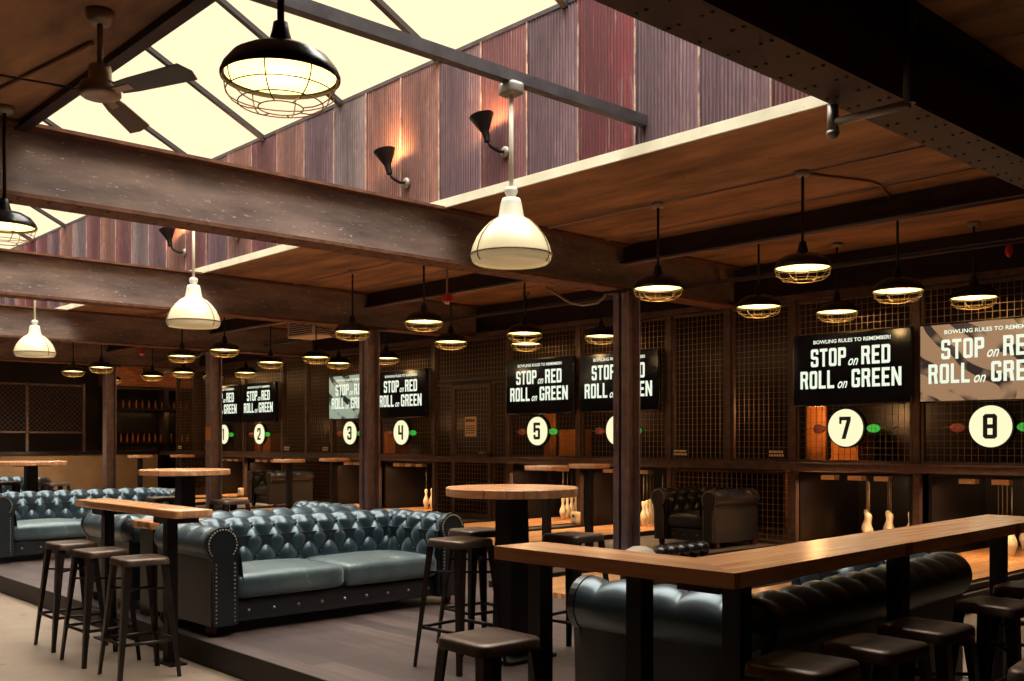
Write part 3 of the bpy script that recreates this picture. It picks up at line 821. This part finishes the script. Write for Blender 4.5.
    for sx in (-1, 1):
        for sy in (-1, 1):
            MB().lathe([(0, 0), (.024, 0), (.036, .02), (.04, .045), (.03, .07), (.028, fz + .01), (0, fz + .01)], 12, (sx * (W / 2 - .11), sy * (D / 2 - .12), 0)).build('foot', M['footwood'], t)
    return t
sofa0 = chesterfield('chesterfield_sofa', 'teal leather chesterfield sofa in the middle, left of the round bar table', 2.3, .98, .76, 2, M['leather'], 'sofa', (-6.85, 4.22, pz), R(90), 'teal chesterfield sofas', M['leatherseat'])
dup(sofa0, (-12.25, 4.36, pz), R(90), 'teal leather chesterfield sofa at the left edge behind the narrow bar table')
dup(sofa0, (-17.6, 4.5, pz), R(90), 'teal leather chesterfield sofa farthest away at the left edge, behind another sofa')
dup(sofa0, (-2.62, 4.28, pz), R(-85.5), 'dark-backed chesterfield sofa seen from behind under the right-hand L-shaped table')
dup(sofa0, (-8.28, 4.25, pz), R(-90), 'chesterfield sofa backing onto the middle sofa, seen under the narrow bar table')
arm0 = chesterfield('chesterfield_armchair', 'dark leather chesterfield armchair in the cage recess left of lane seven', 1.08, 1.04, .74, 1, M['leatherdark'], 'armchair', (-7.86, 10.74, pz), 0, 'dark chesterfield armchairs')
dup(arm0, (-18.35, 10.55, pz), 0, 'dark leather chesterfield armchair far back between lane two and lane three')

# ------------------------------------------------------------------ stools
def stool(label, loc, rz=0):
    t = thing('bar_stool', label, 'stool', loc, rz, 'metal bar stools')
    H = .76; top = .135; ft = .198
    def rr(h, rad, n=5):
        pts = []
        for cx, cy, a0 in ((h - rad, h - rad, 0), (-h + rad, h - rad, 90), (-h + rad, -h + rad, 180), (h - rad, -h + rad, 270)):
            for i in range(n + 1):
                a = R(a0 + 90 * i / n); pts.append((cx + rad * math.cos(a), cy + rad * math.sin(a)))
        return pts
    mb = MB(); rings = [(rr(.152, .045), H - .045), (rr(.150, .045), H - .012), (rr(.141, .04), H - .001), (rr(.10, .03), H - .002), (rr(.05, .02), H - .006)]
    n = len(rings[0][0]); vs = []; fs = []
    for pts, z in rings: vs += [(x, y, z) for x, y in pts]
    for i in range(len(rings) - 1):
        for k in range(n): fs.append((i * n + k, i * n + (k + 1) % n, (i + 1) * n + (k + 1) % n, (i + 1) * n + k))
    fs.append([(len(rings) - 1) * n + k for k in range(n)])
    mb.add(vs, fs, True)
    mb.build('seat', M['seatmetal'], t)
    for sx in (-1, 1):
        for sy in (-1, 1):
            # folded angle leg, splayed and tapering, with its corner outward
            a = Vector((sx * .137, sy * .137, H - .02)); b = Vector((sx * ft, sy * ft, 0.0))
            wt, wb, th = .052, .026, .004
            def sect(p, w): return [p, p - Vector((sx * w, 0, 0)), p - Vector((sx * w, -0, 0)) - Vector((0, sy * th, 0)), p - Vector((sx * th, sy * th, 0)), p - Vector((sx * th, sy * w, 0)), p - Vector((0, sy * w, 0))]
            A = sect(a, wt); B = sect(b, wb); mid = sect(a.lerp(b, .93), wb); n6 = 6
            lm = MB(); lm.add(A + mid + B, [list(range(6))[::-1], list(range(12, 18))] + [(q * 6 + i, q * 6 + (i + 1) % 6, (q + 1) * 6 + (i + 1) % 6, (q + 1) * 6 + i) for q in range(2) for i in range(6)])
            lm.build('leg', M['stool'], t)
    def edge(z):
        k = (H - .02 - z) / (H - .02); return (.137 + (ft - .137) * k) - .012
    for z, th in ((.235, .011), ):
        e = edge(z)
        for p, q in (((-e, -e), (e, -e)), ((e, -e), (e, e)), ((e, e), (-e, e)), ((-e, e), (-e, -e))):
            MB().tube([(p[0], p[1], z), (q[0], q[1], z)], th, 6).build('footrest_bar', M['stool'], t)
    e = edge(.56); br = MB()
    br.tube([(-e, -e, .56), (e, e, .56)], .008, 6).tube([(-e, e, .555), (e, -e, .555)], .008, 6)
    br.build('cross_brace', M['stool'], t)
    return t
st0 = stool('bar stool at the left bar table, leftmost of its three on the concrete', (-7.62, 2.64, 0))
def st(x, y, z, lab, rz=0): return dup(st0, (x, y, z), rz, lab)
st(-6.97, 2.61, 0, 'bar stool at the left bar table, middle one of the three', R(2))
st(-6.34, 2.62, 0, 'bar stool at the left bar table, nearest and rightmost of the three', R(-3))
st(-4.60, 3.84, pz, 'bar stool in front of the round bar table, lit wooden brown seat', R(4))
st(-5.02, 4.34, pz, 'bar stool tucked behind the front stool, left of the round table pedestal', R(-6))
st(-4.36, 4.56, pz, 'bar stool behind the round table pedestal on its right side', R(5))
st(-2.86, 2.53, 0, 'bar stool at bottom centre in front of the short arm of the L-shaped table', R(-2))
st(-1.82, 3.02, 0, 'bar stool nearest the camera in the row along the right-hand L-shaped table', R(3))
st(-1.81, 3.50, 0, 'second bar stool in the row along the right-hand L-shaped table', R(-2))
st(-1.84, 3.98, 0, 'third bar stool in the row along the right-hand L-shaped table', R(2))
st(-1.88, 4.8, 0, 'fourth bar stool in the row, beside the end leg of the L-shaped table', R(-3))
st(-1.97, 5.46, 0, 'last bar stool in the row at the right edge, behind the fourth', R(2))
st(-1.18, 3.56, 0, 'bar stool cut off in the bottom right corner of the picture', R(8))
st(-9.22, 4.72, pz, 'bar stool right of the second round table behind the middle sofa', R(5))
st(-10.12, 4.45, pz, 'bar stool left of the second round table behind the middle sofa', R(-4))
st(-15.4, 4.45, pz, 'bar stool left of the far round table at the left edge', R(-4))
st(-14.6, 4.85, pz, 'bar stool right of the far round table at the left edge', R(6))

# ------------------------------------------------------------------ tables
def bar_leg(mb, x, y, z0, z1):
    mb.box(x - .036, y - .036, z0 + .012, x + .036, y + .036, z1)
def foot_plate(mb, x, y, z0, w=.13): mb.box(x - w, y - .06, z0, x + w, y + .06, z0 + .012)
# left narrow table
t = thing('bar_table', 'long narrow timber bar table with three stools at the platform edge on the left', 'table', (-7.08, 2.92, 0))
MB().rbox((0, .0, 1.025), (1.78, .26, .055), .006, 3).build('tabletop', M['table'], t)
for xx in (-.57, .53):
    l = MB(); bar_leg(l, xx, 0, 0, .996); lo = l.build('leg', M['black'], t)
    f = MB(); foot_plate(f, xx, 0, 0); f.build('foot_plate', M['black'], lo)
    MB().box(xx - .02, -.11, .955, xx + .2, .11, .996).build('bracket', M['black'], t)
# L table on the right
t = thing('l_shaped_bar_table', 'L-shaped timber bar table wrapping the dark sofa on the right', 'table', (-1.92, 2.77, 0))
def rel(p): return (p[0] + 1.92, p[1] - 2.77)
arm1 = [(-3.10, 2.77), (-1.92, 2.77), (-2.28, 3.04), (-3.10, 3.04)]
arm2 = [(-1.92, 2.77), (-2.10, 6.1), (-2.45, 6.1), (-2.28, 3.04)]
MB().prism([rel(p) for p in arm1], 1.012, 1.066).build('tabletop', M['table'], t)
MB().prism([rel(p) for p in arm2], 1.012, 1.066).build('tabletop', M['tableY'], t)
for xx, yy in ((-2.96, 2.9), (-2.43, 2.9), (-2.02, 2.93), (-2.09, 4.25), (-2.28, 5.83)):
    X, Y = rel((xx, yy)); l = MB(); bar_leg(l, X, Y, 0, 1.011); lo = l.build('leg', M['black'], t)
    f = MB(); foot_plate(f, X, Y, 0, .06); f.build('foot_plate', M['black'], lo)
for xx, yy in ((-2.1, 2.93),):
    X, Y = rel((xx, yy)); MB().box(X - .16, Y - .025, .965, X + .02, Y + .025, 1.011).build('bracket', M['black'], t)
# console between the sofa backs
t = thing('console_ledge', 'low timber ledge between the two sofa backs, seen under the bar table', 'ledge', (-7.56, 3.14, pz))
MB().rbox((0, .22, .70), (.36, .44, .06), .006, 3).build('top', M['tableY'], t)
for yy in (.08, .36): MB().box(-.12, yy - .04, 0, .12, yy + .04, .67).build('leg', M['black'], t)
# round tables
def round_table(label, loc, r):
    t = thing('round_bar_table', label, 'table', loc, 0, 'round bar tables')
    MB().lathe([(0, 1.0), (r - .006, 1.0), (r, 1.006), (r, 1.048), (r - .006, 1.055), (0, 1.055)], 56, smooth=False).build('tabletop', M['table'], t)
    MB().hexa([(-.088, -.088, .03), (.088, -.088, .03), (.088, .088, .03), (-.088, .088, .03)], [(-.07, -.07, .985), (.07, -.07, .985), (.07, .07, .985), (-.07, .07, .985)]).build('pedestal', M['black'], t)
    MB().box(-.2, -.2, .984, .2, .2, .9995).build('top_plate', M['black'], t)
    MB().rbox((0, 0, .015), (.4, .4, .03), .01, 2).build('base_plate', M['black'], t)
    return t
round_table('round timber bar table with a black pedestal in the centre', (-4.58, 4.24, pz), .41)
round_table('round timber bar table behind the left narrow table, second from the camera', (-9.66, 4.46, pz), .44)
round_table('round timber bar table farthest away at the left edge', (-15.0, 4.65, pz), .47)
# small square post tables between the lanes
pt0 = None
for k in range(3):
    for j, (x, y) in enumerate(((-7.68, 7.62), (-7.92, 8.55))):
        lab = 'small square table on a thin black post between lane %s and lane %s, %s one' % (LANES[2 * k + 2] if k < 3 else '', LANES[2 * k + 1], 'front' if j == 0 else 'rear')
        p = (x - PER * k, y, pz)
        if pt0 is None:
            pt0 = thing('post_table', lab, 'table', p, 0, 'small post tables')
            MB().rbox((0, 0, 1.05), (.34, .34, .055), .005, 2).build('tabletop', M['table'], pt0)
            MB().box(-.036, -.036, .012, .036, .036, 1.02).build('post', M['black'], pt0)
            MB().box(-.16, -.16, 0, .16, .16, .015).build('base_plate', M['black'], pt0)
        else: dup(pt0, p, None, lab)

# ------------------------------------------------------------------ lamps
def guard_mesh(r, drop, n=8, wire=.0024, rings=3, r_end=.35):
    mb = MB()
    def pr(u): return r * math.cos(u * PI / 2 * .82) ** .75, -drop * math.sin(u * PI / 2)
    for k in range(n):
        a = 2 * PI * k / n
        mb.tube([(pr(i / 6)[0] * math.cos(a), pr(i / 6)[0] * math.sin(a), pr(i / 6)[1]) for i in range(7)], wire, 5)
    for u in [0] + [(q + 1) / rings for q in range(rings)]:
        q, z = pr(u); mb.tube([(q * math.cos(2 * PI * i / 28), q * math.sin(2 * PI * i / 28), z) for i in range(28)], wire, 5, True)
    return mb
def pendant(label, loc, rodlen, group, rad=.245, guard='guard', drop=.11):
    """origin at the rim of the shade"""
    s = rad / .245
    t = thing('pendant_lamp', label, 'pendant lamp', loc, 0, group)
    prof = [(.245, 0), (.247, .012), (.236, .04), (.20, .085), (.14, .118), (.07, .135), (.045, .14)]
    sh = MB().lathe([(a * s, b * s) for a, b in prof], 36)
    sh.lathe([(a * s - .004, b * s - .003) for a, b in prof[::-1]], 36)
    sh.build('shade', M['blackgloss'], t)
    MB().lathe([(a * s, b * s) for a, b in [(.05, .13), (.05, .15), (.036, .2), (.03, .235), (.0, .24)]], 16).build('neck', M['black'], t)
    MB().lathe([(0, .004), (.1 * s, .006), (.228 * s, .012)], 32).build('lens', M['lens'], t)
    L = bpy.data.lights.new('pendant_light', 'POINT')
    L.energy = 1.2 if guard == 'guarddark' else 6; L.color = (1, .62, .26); L.shadow_soft_size = .06
    lo = bpy.data.objects.new('pendant_light', L); C.objects.link(lo); lo.parent = t; lo.location = (0, 0, -.02)
    gm = guard_mesh(.24 * s, drop * s); gm.build('wire_guard', M[guard], t)
    MB().tube([(0, 0, .23 * s), (0, 0, rodlen)], .013, 8).build('rod', M['black'], t)
    MB().lathe([(0, rodlen - .05), (.05, rodlen - .05), (.065, rodlen - .03), (.065, rodlen), (0, rodlen)], 16).build('ceiling_box', M['greymetal'], t)
    return t
rows = {'A': (7.8, 3.0, 'before the columns, lane %s side'), 'B': (9.55, 2.98, 'between columns and screens over lane %s'), 'C': (10.95, 3.03, 'right before the lane %s screen top')}
proto = {}
for key, (y, z, txt) in rows.items():
    for k in range(4):
        for j, x in enumerate((-4.70, -6.30)):
            xx = x - PER * k + (.16 if key == 'C' else 0)
            if key == 'A' and k: xx += .0
            if abs(y - 11.0) < .01: xx += .0
            nm = LANES[2 * k + j]
            lab = 'black dome pendant lamp ' + txt % nm
            if key not in proto: proto[key] = pendant(lab, (xx, y, z), ZC - z, 'black dome pendants over the lanes')
            else: dup(proto[key], (xx, y, z), None, lab)
pendant('small far pendant lamp in front of the bar at the left', (-25.2, 9.75, 3.02), ZC - 3.02, 'black dome pendants over the lanes', .2)
# two hanging near the camera
pendant('large black dome pendant lamp close to the camera, in front of the skylight', (-3.19, 1.83, 2.79), ZC - 2.79, 'large black pendants by the skylight', .21, 'guarddark', .12)
pendant('black dome pendant lamp cut by the left edge in front of the first beam', (-7.60, 2.18, 3.0), ZC - 3.0, 'large black pendants by the skylight', .21, 'guarddark', .13)
# white glass lamps on the tie bars
def white_lamp(label, loc):
    """origin at the fixing on the bar; drops 1.37"""
    t = thing('glass_pendant_lamp', label, 'pendant lamp', loc, 0, 'white glass pendants on the skylight bars')
    MB().rbox((0, 0, -.045), (.15, .12, .09), .012, 2).build('ceiling_box', M['greymetal'], t)
    MB().tube([(0, 0, -.08), (0, 0, -0.770)], .016, 10).build('rod', M['enamelwhite'], t)
    MB().lathe([(0, -0.740), (.04, -0.750), (.05, -0.780), (.035, -0.810), (.045, -0.830), (0, -0.840)], 16).build('coupling', M['enamelwhite'], t)
    MB().lathe([(0, -0.825), (.065, -0.830), (.075, -0.860), (.09, -0.950), (.11, -0.985)], 24).build('neck', M['enamelwhite'], t)
    sh = MB(); n = 96; prof = [(.10, -0.970), (.15, -1.000), (.20, -1.050), (.245, -1.110), (.272, -1.170), (.285, -1.220), (.288, -1.240), (.280, -1.275), (.262, -1.295)]
    vs = []; fs = []
    for r_, z_ in prof:
        for k in range(n):
            q = r_ * (1 + (.012 if k % 2 else -.004)); a = 2 * PI * k / n; vs.append((q * math.cos(a), q * math.sin(a), z_))
    for i in range(len(prof) - 1):
        for k in range(n): fs.append((i * n + k, i * n + (k + 1) % n, (i + 1) * n + (k + 1) % n, (i + 1) * n + k))
    sh.add(vs, fs, True); so = sh.build('shade', M['milk'], t)
    MB().tube([(.294 * math.cos(2 * PI * i / 40), .294 * math.sin(2 * PI * i / 40), -1.235) for i in range(40)], .006, 6, True).build('rim_band', M['guarddark'], so)
    MB().lathe([(0, -1.282), (.1, -1.282), (.26, -1.280)], 28).build('lens', M['milk'], t)
    g = MB()
    for a in (0.4, 2.5, 4.6):
        g.tube([(r_ * 1.03 * math.cos(a), r_ * 1.03 * math.sin(a), z_) for r_, z_ in prof], .004, 5)
    g.build('clip_wire', M['guarddark'], t)
    return t
w0 = white_lamp('large white glass pendant lamp nearest, under the skylight bar', (-5.3, 4.9, 4.07))
for k, lab in ((1, 'white glass pendant lamp second away, in front of the second beam'), (2, 'white glass pendant lamp third away at the far left'), ):
    dup(w0, (-5.3 - PER * k, 5.02, 4.07), None, lab)

# uplight sconces on the iron wall
def sconce(label, x):
    t = thing('wall_sconce', label, 'wall lamp', (x, OY1 - .03, 4.21), 0, 'black cone wall lamps')
    T = Matrix(((1, 0, 0, 0), (0, 0, -1, 0), (0, 1, 0, 0), (0, 0, 0, 1)))
    MB().lathe([(0, .0), (.055, .0), (.055, .02), (.03, .035), (0, .035)], 16, T=T).build('back_plate', M['greymetal'], t)
    MB().tube([(0, -.03, 0), (-.0, -.10, -.01), (-.03, -.17, .03), (-.05, -.2, .1)], .016, 8).build('arm', M['black'], t)
    ax = Matrix.Translation((-.05, -.2, .1)) @ Matrix.Rotation(R(-12), 4, 'Y') @ Matrix.Rotation(R(6), 4, 'X')
    c = MB().lathe([(.03, -.03), (.036, .06), (.045, .08), (.115, .22), (.118, .225), (.11, .222), (.04, .085), (0, .08)], 22, T=ax)
    c.build('cone_shade', M['black'], t)
    MB().lathe([(0, .02), (.03, .01), (.04, -.03)], 12, T=ax @ Matrix.Translation((0, 0, .13))).build('bulb', M['lens'], t)
    L = bpy.data.lights.new('sconce_light', 'POINT'); L.energy = 22; L.color = (1, .5, .18); L.shadow_soft_size = .03
    lo = bpy.data.objects.new('sconce_light', L); C.objects.link(lo); lo.parent = t; lo.location = (-.08, -.2, .36)
    return t
sc0 = sconce('black cone wall lamp on the iron wall beside the nearest white lamp rod', -6.96)
for x, lab in ((-8.5, 'black cone wall lamp on the iron wall, left of the two above the first beam'),
               (-12.2, 'black cone wall lamp in the second skylight bay, half hidden by the first beam'), (-13.8, 'black cone wall lamp in the second skylight bay, left one above the second white lamp')):
    dup(sc0, (x, OY1 - .03, 4.21), None, lab)

# ceiling fan
t = thing('ceiling_fan', 'three-bladed ceiling fan with a metal hub hanging at upper left', 'fan', (-5.56, 2.08, ZC), 0)
MB().lathe([(0, 0), (.075, 0), (.075, -.03), (.05, -.075), (0, -.075)], 20).build('canopy', M['hub'], t)
MB().tube([(0, 0, -.07), (0, 0, -.36)], .016, 10).build('downrod', M['hub'], t)
MB().lathe([(0, -.30), (.055, -.30), (.06, -.32), (.06, -.38), (.10, -.40), (.11, -.42), (.11, -.46), (.09, -.475), (0, -.48)], 28).build('motor', M['hub'], t)
ang0 = math.atan2(.6794, -.7337) + R(2.5)
for q in range(3):
    b = MB(); T = Matrix.Rotation(ang0 + q * 2 * PI / 3, 4, 'Z') @ Matrix.Translation((0, 0, -.445)) @ Matrix.Rotation(R(-20), 4, 'X')
    b.prism([(.14, -.045), (.25, -.055), (.64, -.07), (.68, .0), (.66, .06), (.25, .05), (.14, .04)], -.004, .004, T)
    bo = b.build('blade', M['blade'], t)
    MB().box(.08, -.02, -.008, .24, .02, .004, T).build('blade_iron', M['hub'], bo)

# ------------------------------------------------------------------ pipes, conduit, alarms, vent
single('sprinkler_pipe', MB().tube([(XL + .1, 0, 0), (XR - .1, 0, 0)], .028, 10), M['girder'], 'long sprinkler pipe running under the ceiling in front of the cage', 'pipe', (0, 10.35, 3.47))
single('conduit', MB().tube([(-27, 0, 0), (-2.8, 0, 0)], .012, 6), M['conduit'], 'thin conduit on the ceiling joining the lamps before the columns', 'conduit', (0, 7.8, ZC - .014))
single('conduit', MB().tube([(-27, 0, 0), (-2.8, 0, 0)], .012, 6), M['conduit'], 'thin conduit on the ceiling just in front of the cross girder', 'conduit', (0, 8.75, ZC - .014))
single('conduit', MB().tube([(-27, 0, 0), (-2.8, 0, 0)], .012, 6), M['conduit'], 'thin conduit clipped under the long cross girder', 'conduit', (0, 9.2, ZC - .238))
single('conduit', MB().tube([(-27, 0, 0), (-2.8, 0, 0)], .012, 6), M['conduit'], 'thin conduit on the ceiling joining the lamps behind the columns', 'conduit', (0, 9.55, ZC - .014))
single('conduit', MB().tube([(-4.7, 7.85, 0), (-4.45, 8.5, 0), (-4.45, 8.7, 0), (-4.7, 9.5, 0)], .012, 6), M['conduit'], 'short bent conduit linking the two lamp rows above lane eight', 'conduit', (0, 0, ZC - .014))
single('conduit', MB().tube([(-8.6, 1.85, 0), (-6.0, 2.2, 0)], .014, 6), M['conduit'], 'conduit on the ceiling running to the fan', 'conduit', (0, 0, ZC - .016))
for k in range(3):
    single('conduit', MB().tube([(-.95, -.35, .3), (-.62, -.25, .08), (-.45, -.21, .04), (-.25, -.17, .05), (-.15, -.15, .12), (-.13, -.15, .19)], .015, 8), M['greymetal'],
           'pale curved conduit at the top of the ' + ['nearest', 'second', 'third'][k] + ' steel column', 'conduit', (-7.98 - PER * k, 9.2, 3.12), 0, 'curved conduits on the columns')
def alarm(label, x, y, z):
    t = thing('fire_alarm', label, 'alarm', (x, y, z), 0, 'red hanging alarms')
    MB().tube([(0, 0, .09), (0, 0, ZC - z)], .014, 8).build('rod', M['greymetal'], t)
    MB().rbox((0, 0, .05), (.14, .1, .1), .02, 3).build('body', M['red'], t)
    MB().lathe([(0, -.03), (.03, -.025), (.04, .0), (.03, .01), (0, .01)], 14).build('lens', M['enamelwhite'], t)
alarm('small red alarm hanging from the ceiling left of the nearest white lamp', -10.46, 8.5, 3.36)
alarm('small red alarm hanging far left above the distant lamps', -21.4, 8.9, 3.38)
single('valve', MB().ball((0, 0, 0), .05, 10, (.7, .7, 1.3)).tube([(0, 0, .05), (0, 0, .12)], .012, 6), M['red'], 'small red valve on the sprinkler pipe at the right edge', 'valve', (-3.95, 10.35, 3.38))
t = thing('pipe_stub', 'galvanised sprinkler pipe stub under the dark beam at upper right', 'pipe', (-2.76, 4.88, 3.19))
MB().tube([(0, 0, 0), (.42, 0, 0)], .022, 10).build('branch', M['greymetal'], t)
MB().tube([(0, 0, -.05), (0, 0, .092)], .03, 10).build('tee', M['greymetal'], t)
MB().lathe([(0, -.09), (.02, -.085), (.034, -.06), (.034, -.045), (0, -.045)], 12).build('sprinkler_head', M['greymetal'], t)
MB().tube([(.42, 0, 0), (.42, 0, .70)], .03, 10).build('riser', M['black'], t)
t = thing('air_vent', 'beige louvred air vent box under the ceiling between the first two columns', 'vent', (-16.2, 9.95, 3.42))
MB().box(-.45, -.25, 0, .45, .25, .3).build('box', M['vent'], t)
sl = MB()
for q in range(6): sl.box(-.40, -.262, .04 + q * .04, .40, -.251, .058 + q * .04)
sl.build('louvre', M['ventslot'], t)
sl = MB()
for q in range(6): sl.box(.451, -.2, .04 + q * .04, .462, .2, .058 + q * .04)
sl.build('louvre', M['ventslot'], t)
MB().tube([(-.3, 0, .3), (-.3, 0, ZC - 3.42)], .012, 6).build('hanger', M['greymetal'], t)
MB().tube([(.3, 0, .3), (.3, 0, ZC - 3.42)], .012, 6).build('hanger', M['greymetal'], t)

# ------------------------------------------------------------------ bar at the far left
t = thing('bar_counter', 'tan plastered bar counter with a dark top across the far left end', 'bar counter', (-25.9, 6.2, pz))
MB().box(-.15, 0, 0, .0, 5.0, 1.0).build('front', M['tan'], t)
MB().box(-.5, 0, 1.0, .12, 5.0, 1.08).build('counter_top', M['black'], t)
t = thing('mesh_screen', 'diamond mesh screen standing on the bar counter at the far left', 'screen', (-25.95, 6.6, pz + 1.08))
mb = MB()
for yy in (0, 1.35, 2.7): mb.box(-.03, yy - .03, 0, .03, yy + .03, 1.7)
for zz in (0.45, 1.62): mb.box(-.03, 0, zz, .03, 2.7, zz + .05)
mb.build('frame', M['cage'], t)
mb = MB(); zlo, zhi = .5, 1.62
yy = -1.2
while yy < 2.7:
    for d in (1, -1):
        y0, y1 = (yy, yy + (zhi - zlo)) if d == 1 else (yy + (zhi - zlo), yy)
        a = Vector((0, y0, zlo)); b = Vector((0, y1, zhi))
        # clip to the frame
        def clip(a, b, lo, hi):
            d_ = b - a; t0, t1 = 0, 1
            for lim, sg in ((lo, 1), (hi, -1)):
                den = d_.y * sg; num = (lim - a.y) * sg
                if den > 0: t0 = max(t0, num / den)
                elif den < 0: t1 = min(t1, num / den)
            return (a + d_ * t0, a + d_ * t1) if t1 > t0 else None
        c_ = clip(a, b, 0, 2.7)
        if c_: mb.tube(c_, .006, 4, caps=False)
    yy += .12
mb.build('wire_mesh', M['cage'], t)
t = thing('back_bar', 'dark back bar with two lit bottle shelves at the far left', 'shelf', (-27.7, 10.4, 0))
for yy in (.05, 1.75, 2.7): MB().box(-.2, yy - .06, 0, .2, yy + .06, 2.95).build('post', M['wallbrown'], t)
for zz in (1.42, 2.36): MB().box(-.22, 0, zz, .22, 2.75, zz + .05).build('shelf', M['wallbrown'], t)
MB().box(-.24, .11, 1.72, -.2, 2.64, 2.3).build('mirror', M['hood'], t)
MB().box(-.24, 0, 0, .2, 2.75, 1.1).build('cabinet', M['hood'], t)
MB().box(-.3, .02, 3.02, .1, 2.73, 3.7).build('brick_panel', M['brick'], t)
MB().box(-.1, 0, 2.93, .1, 2.75, 3.0).build('top_rail', M['wallbrown'], t)
bot0 = None
for zz, n_, what in ((1.47, 15, 'lower'), (2.41, 13, 'upper')):
    for q in range(n_):
        lab = 'small glowing bottle in the row on the %s shelf of the far bar' % what
        p = (-27.65 + random.uniform(-.03, .03), 10.6 + q * 2.4 / n_, zz)
        if bot0 is None:
            bot0 = single('bottle', MB().lathe([(0, 0), (.03, 0), (.032, .01), (.032, .13), (.012, .17), (.011, .23), (0, .23)], 10), M['bottle'], lab, 'bottle', p, 0, 'bottles on the %s bar shelf' % what)
        else: dup(bot0, p, None, lab, 'bottles on the %s bar shelf' % what)

# ------------------------------------------------------------------ lights
def add_light(name, kind, loc, energy, color, size=.1, rot=(0, 0, 0), sizey=None, spot=None):
    L = bpy.data.lights.new(name, kind); L.energy = energy; L.color = color
    if kind == 'AREA':
        L.size = size
        if sizey: L.shape = 'RECTANGLE'; L.size_y = sizey
    elif kind == 'SUN': L.angle = size
    else: L.shadow_soft_size = size
    if spot: L.spot_size = spot; L.spot_blend = .6
    o = bpy.data.objects.new(name, L); C.objects.link(o); o.location = loc; o.rotation_euler = rot
    return o
for x, nm, k, j in LX:
    add_light('deck_light', 'AREA', (x, 11.50, RAILZ - .12), 16, (1, .62, .30), 1.2, (R(12), 0, 0), .08)
    add_light('lane_fill', 'SPOT', (x, 10.3, 3.2), 330, (1, .76, .48), .15, (R(-4), 0, 0), None, R(70))  # added unseen spot that brightens the lane, no fitting
for k in range(4):
    a = -PER * k
    add_light('store_light', 'POINT', (-7.2 + a, 12.3, 1.9), 22 if k == 0 else 4, (1, .5, .18), .1)
for y in (11.0, 12.4):
    add_light('bar_light', 'POINT', (-26.9, y, 3.3), 7, (1, .58, .22), .1)
add_light('bar_shelf_light', 'AREA', (-27.4, 11.7, 2.33), 5, (1, .55, .2), 2.4, (0, 0, R(90)), .05)
add_light('recess_fill', 'POINT', (-7.75, 11.85, .85), 2.2, (1, .55, .25), .06)  # added unseen light for the brick behind the recess
add_light('bar_front_fill', 'POINT', (-24.5, 8.1, 1.5), 34, (1, .68, .38), .1)  # added light without a lamp, lifts the tan counter front
sun = add_light('sky_sun', 'SUN', (0, 0, 12), 16.0, (.97, .96, .92), R(100), (0, 0, 0))
d = Vector((-.05, .05, -1.0)).normalized()
sun.rotation_euler = d.to_track_quat('-Z', 'Y').to_euler()

w = bpy.data.worlds.new('hall_world'); sc.world = w; w.use_nodes = True
nt = w.node_tree; bg = nt.nodes['Background']
bg.inputs['Color'].default_value = (1.22, .98, .64, 1); bg.inputs['Strength'].default_value = 1.0
for k in range(4):
    p = add_light('skylight_portal', 'AREA', (-5.3 - PER * k, (OY0 + OY1) / 2, 5.0), 1, (1, 1, 1), 5.1, (0, 0, 0), 3.7)
    p.data.cycles.is_portal = True

# ------------------------------------------------------------------ camera and view
cam = bpy.data.cameras.new('camera'); co = bpy.data.objects.new('camera', cam); C.objects.link(co)
co.location = (0, 0, 1.5); co.rotation_euler = (R(90), 0, R(47.2))
cam.sensor_width = 36; cam.lens = 1005 / 1024 * 36; cam.shift_y = 100.5 / 1024
cam.clip_start = .05; cam.clip_end = 200
sc.camera = co
vs_ = sc.view_settings
vs_.view_transform = 'Standard'; vs_.look = 'None'; vs_.gamma = 1; vs_.use_curve_mapping = False; vs_.exposure = 0.0
sc.cycles.use_denoising = True
sc.cycles.max_bounces = 8; sc.cycles.transparent_max_bounces = 12; sc.cycles.sample_clamp_indirect = 4
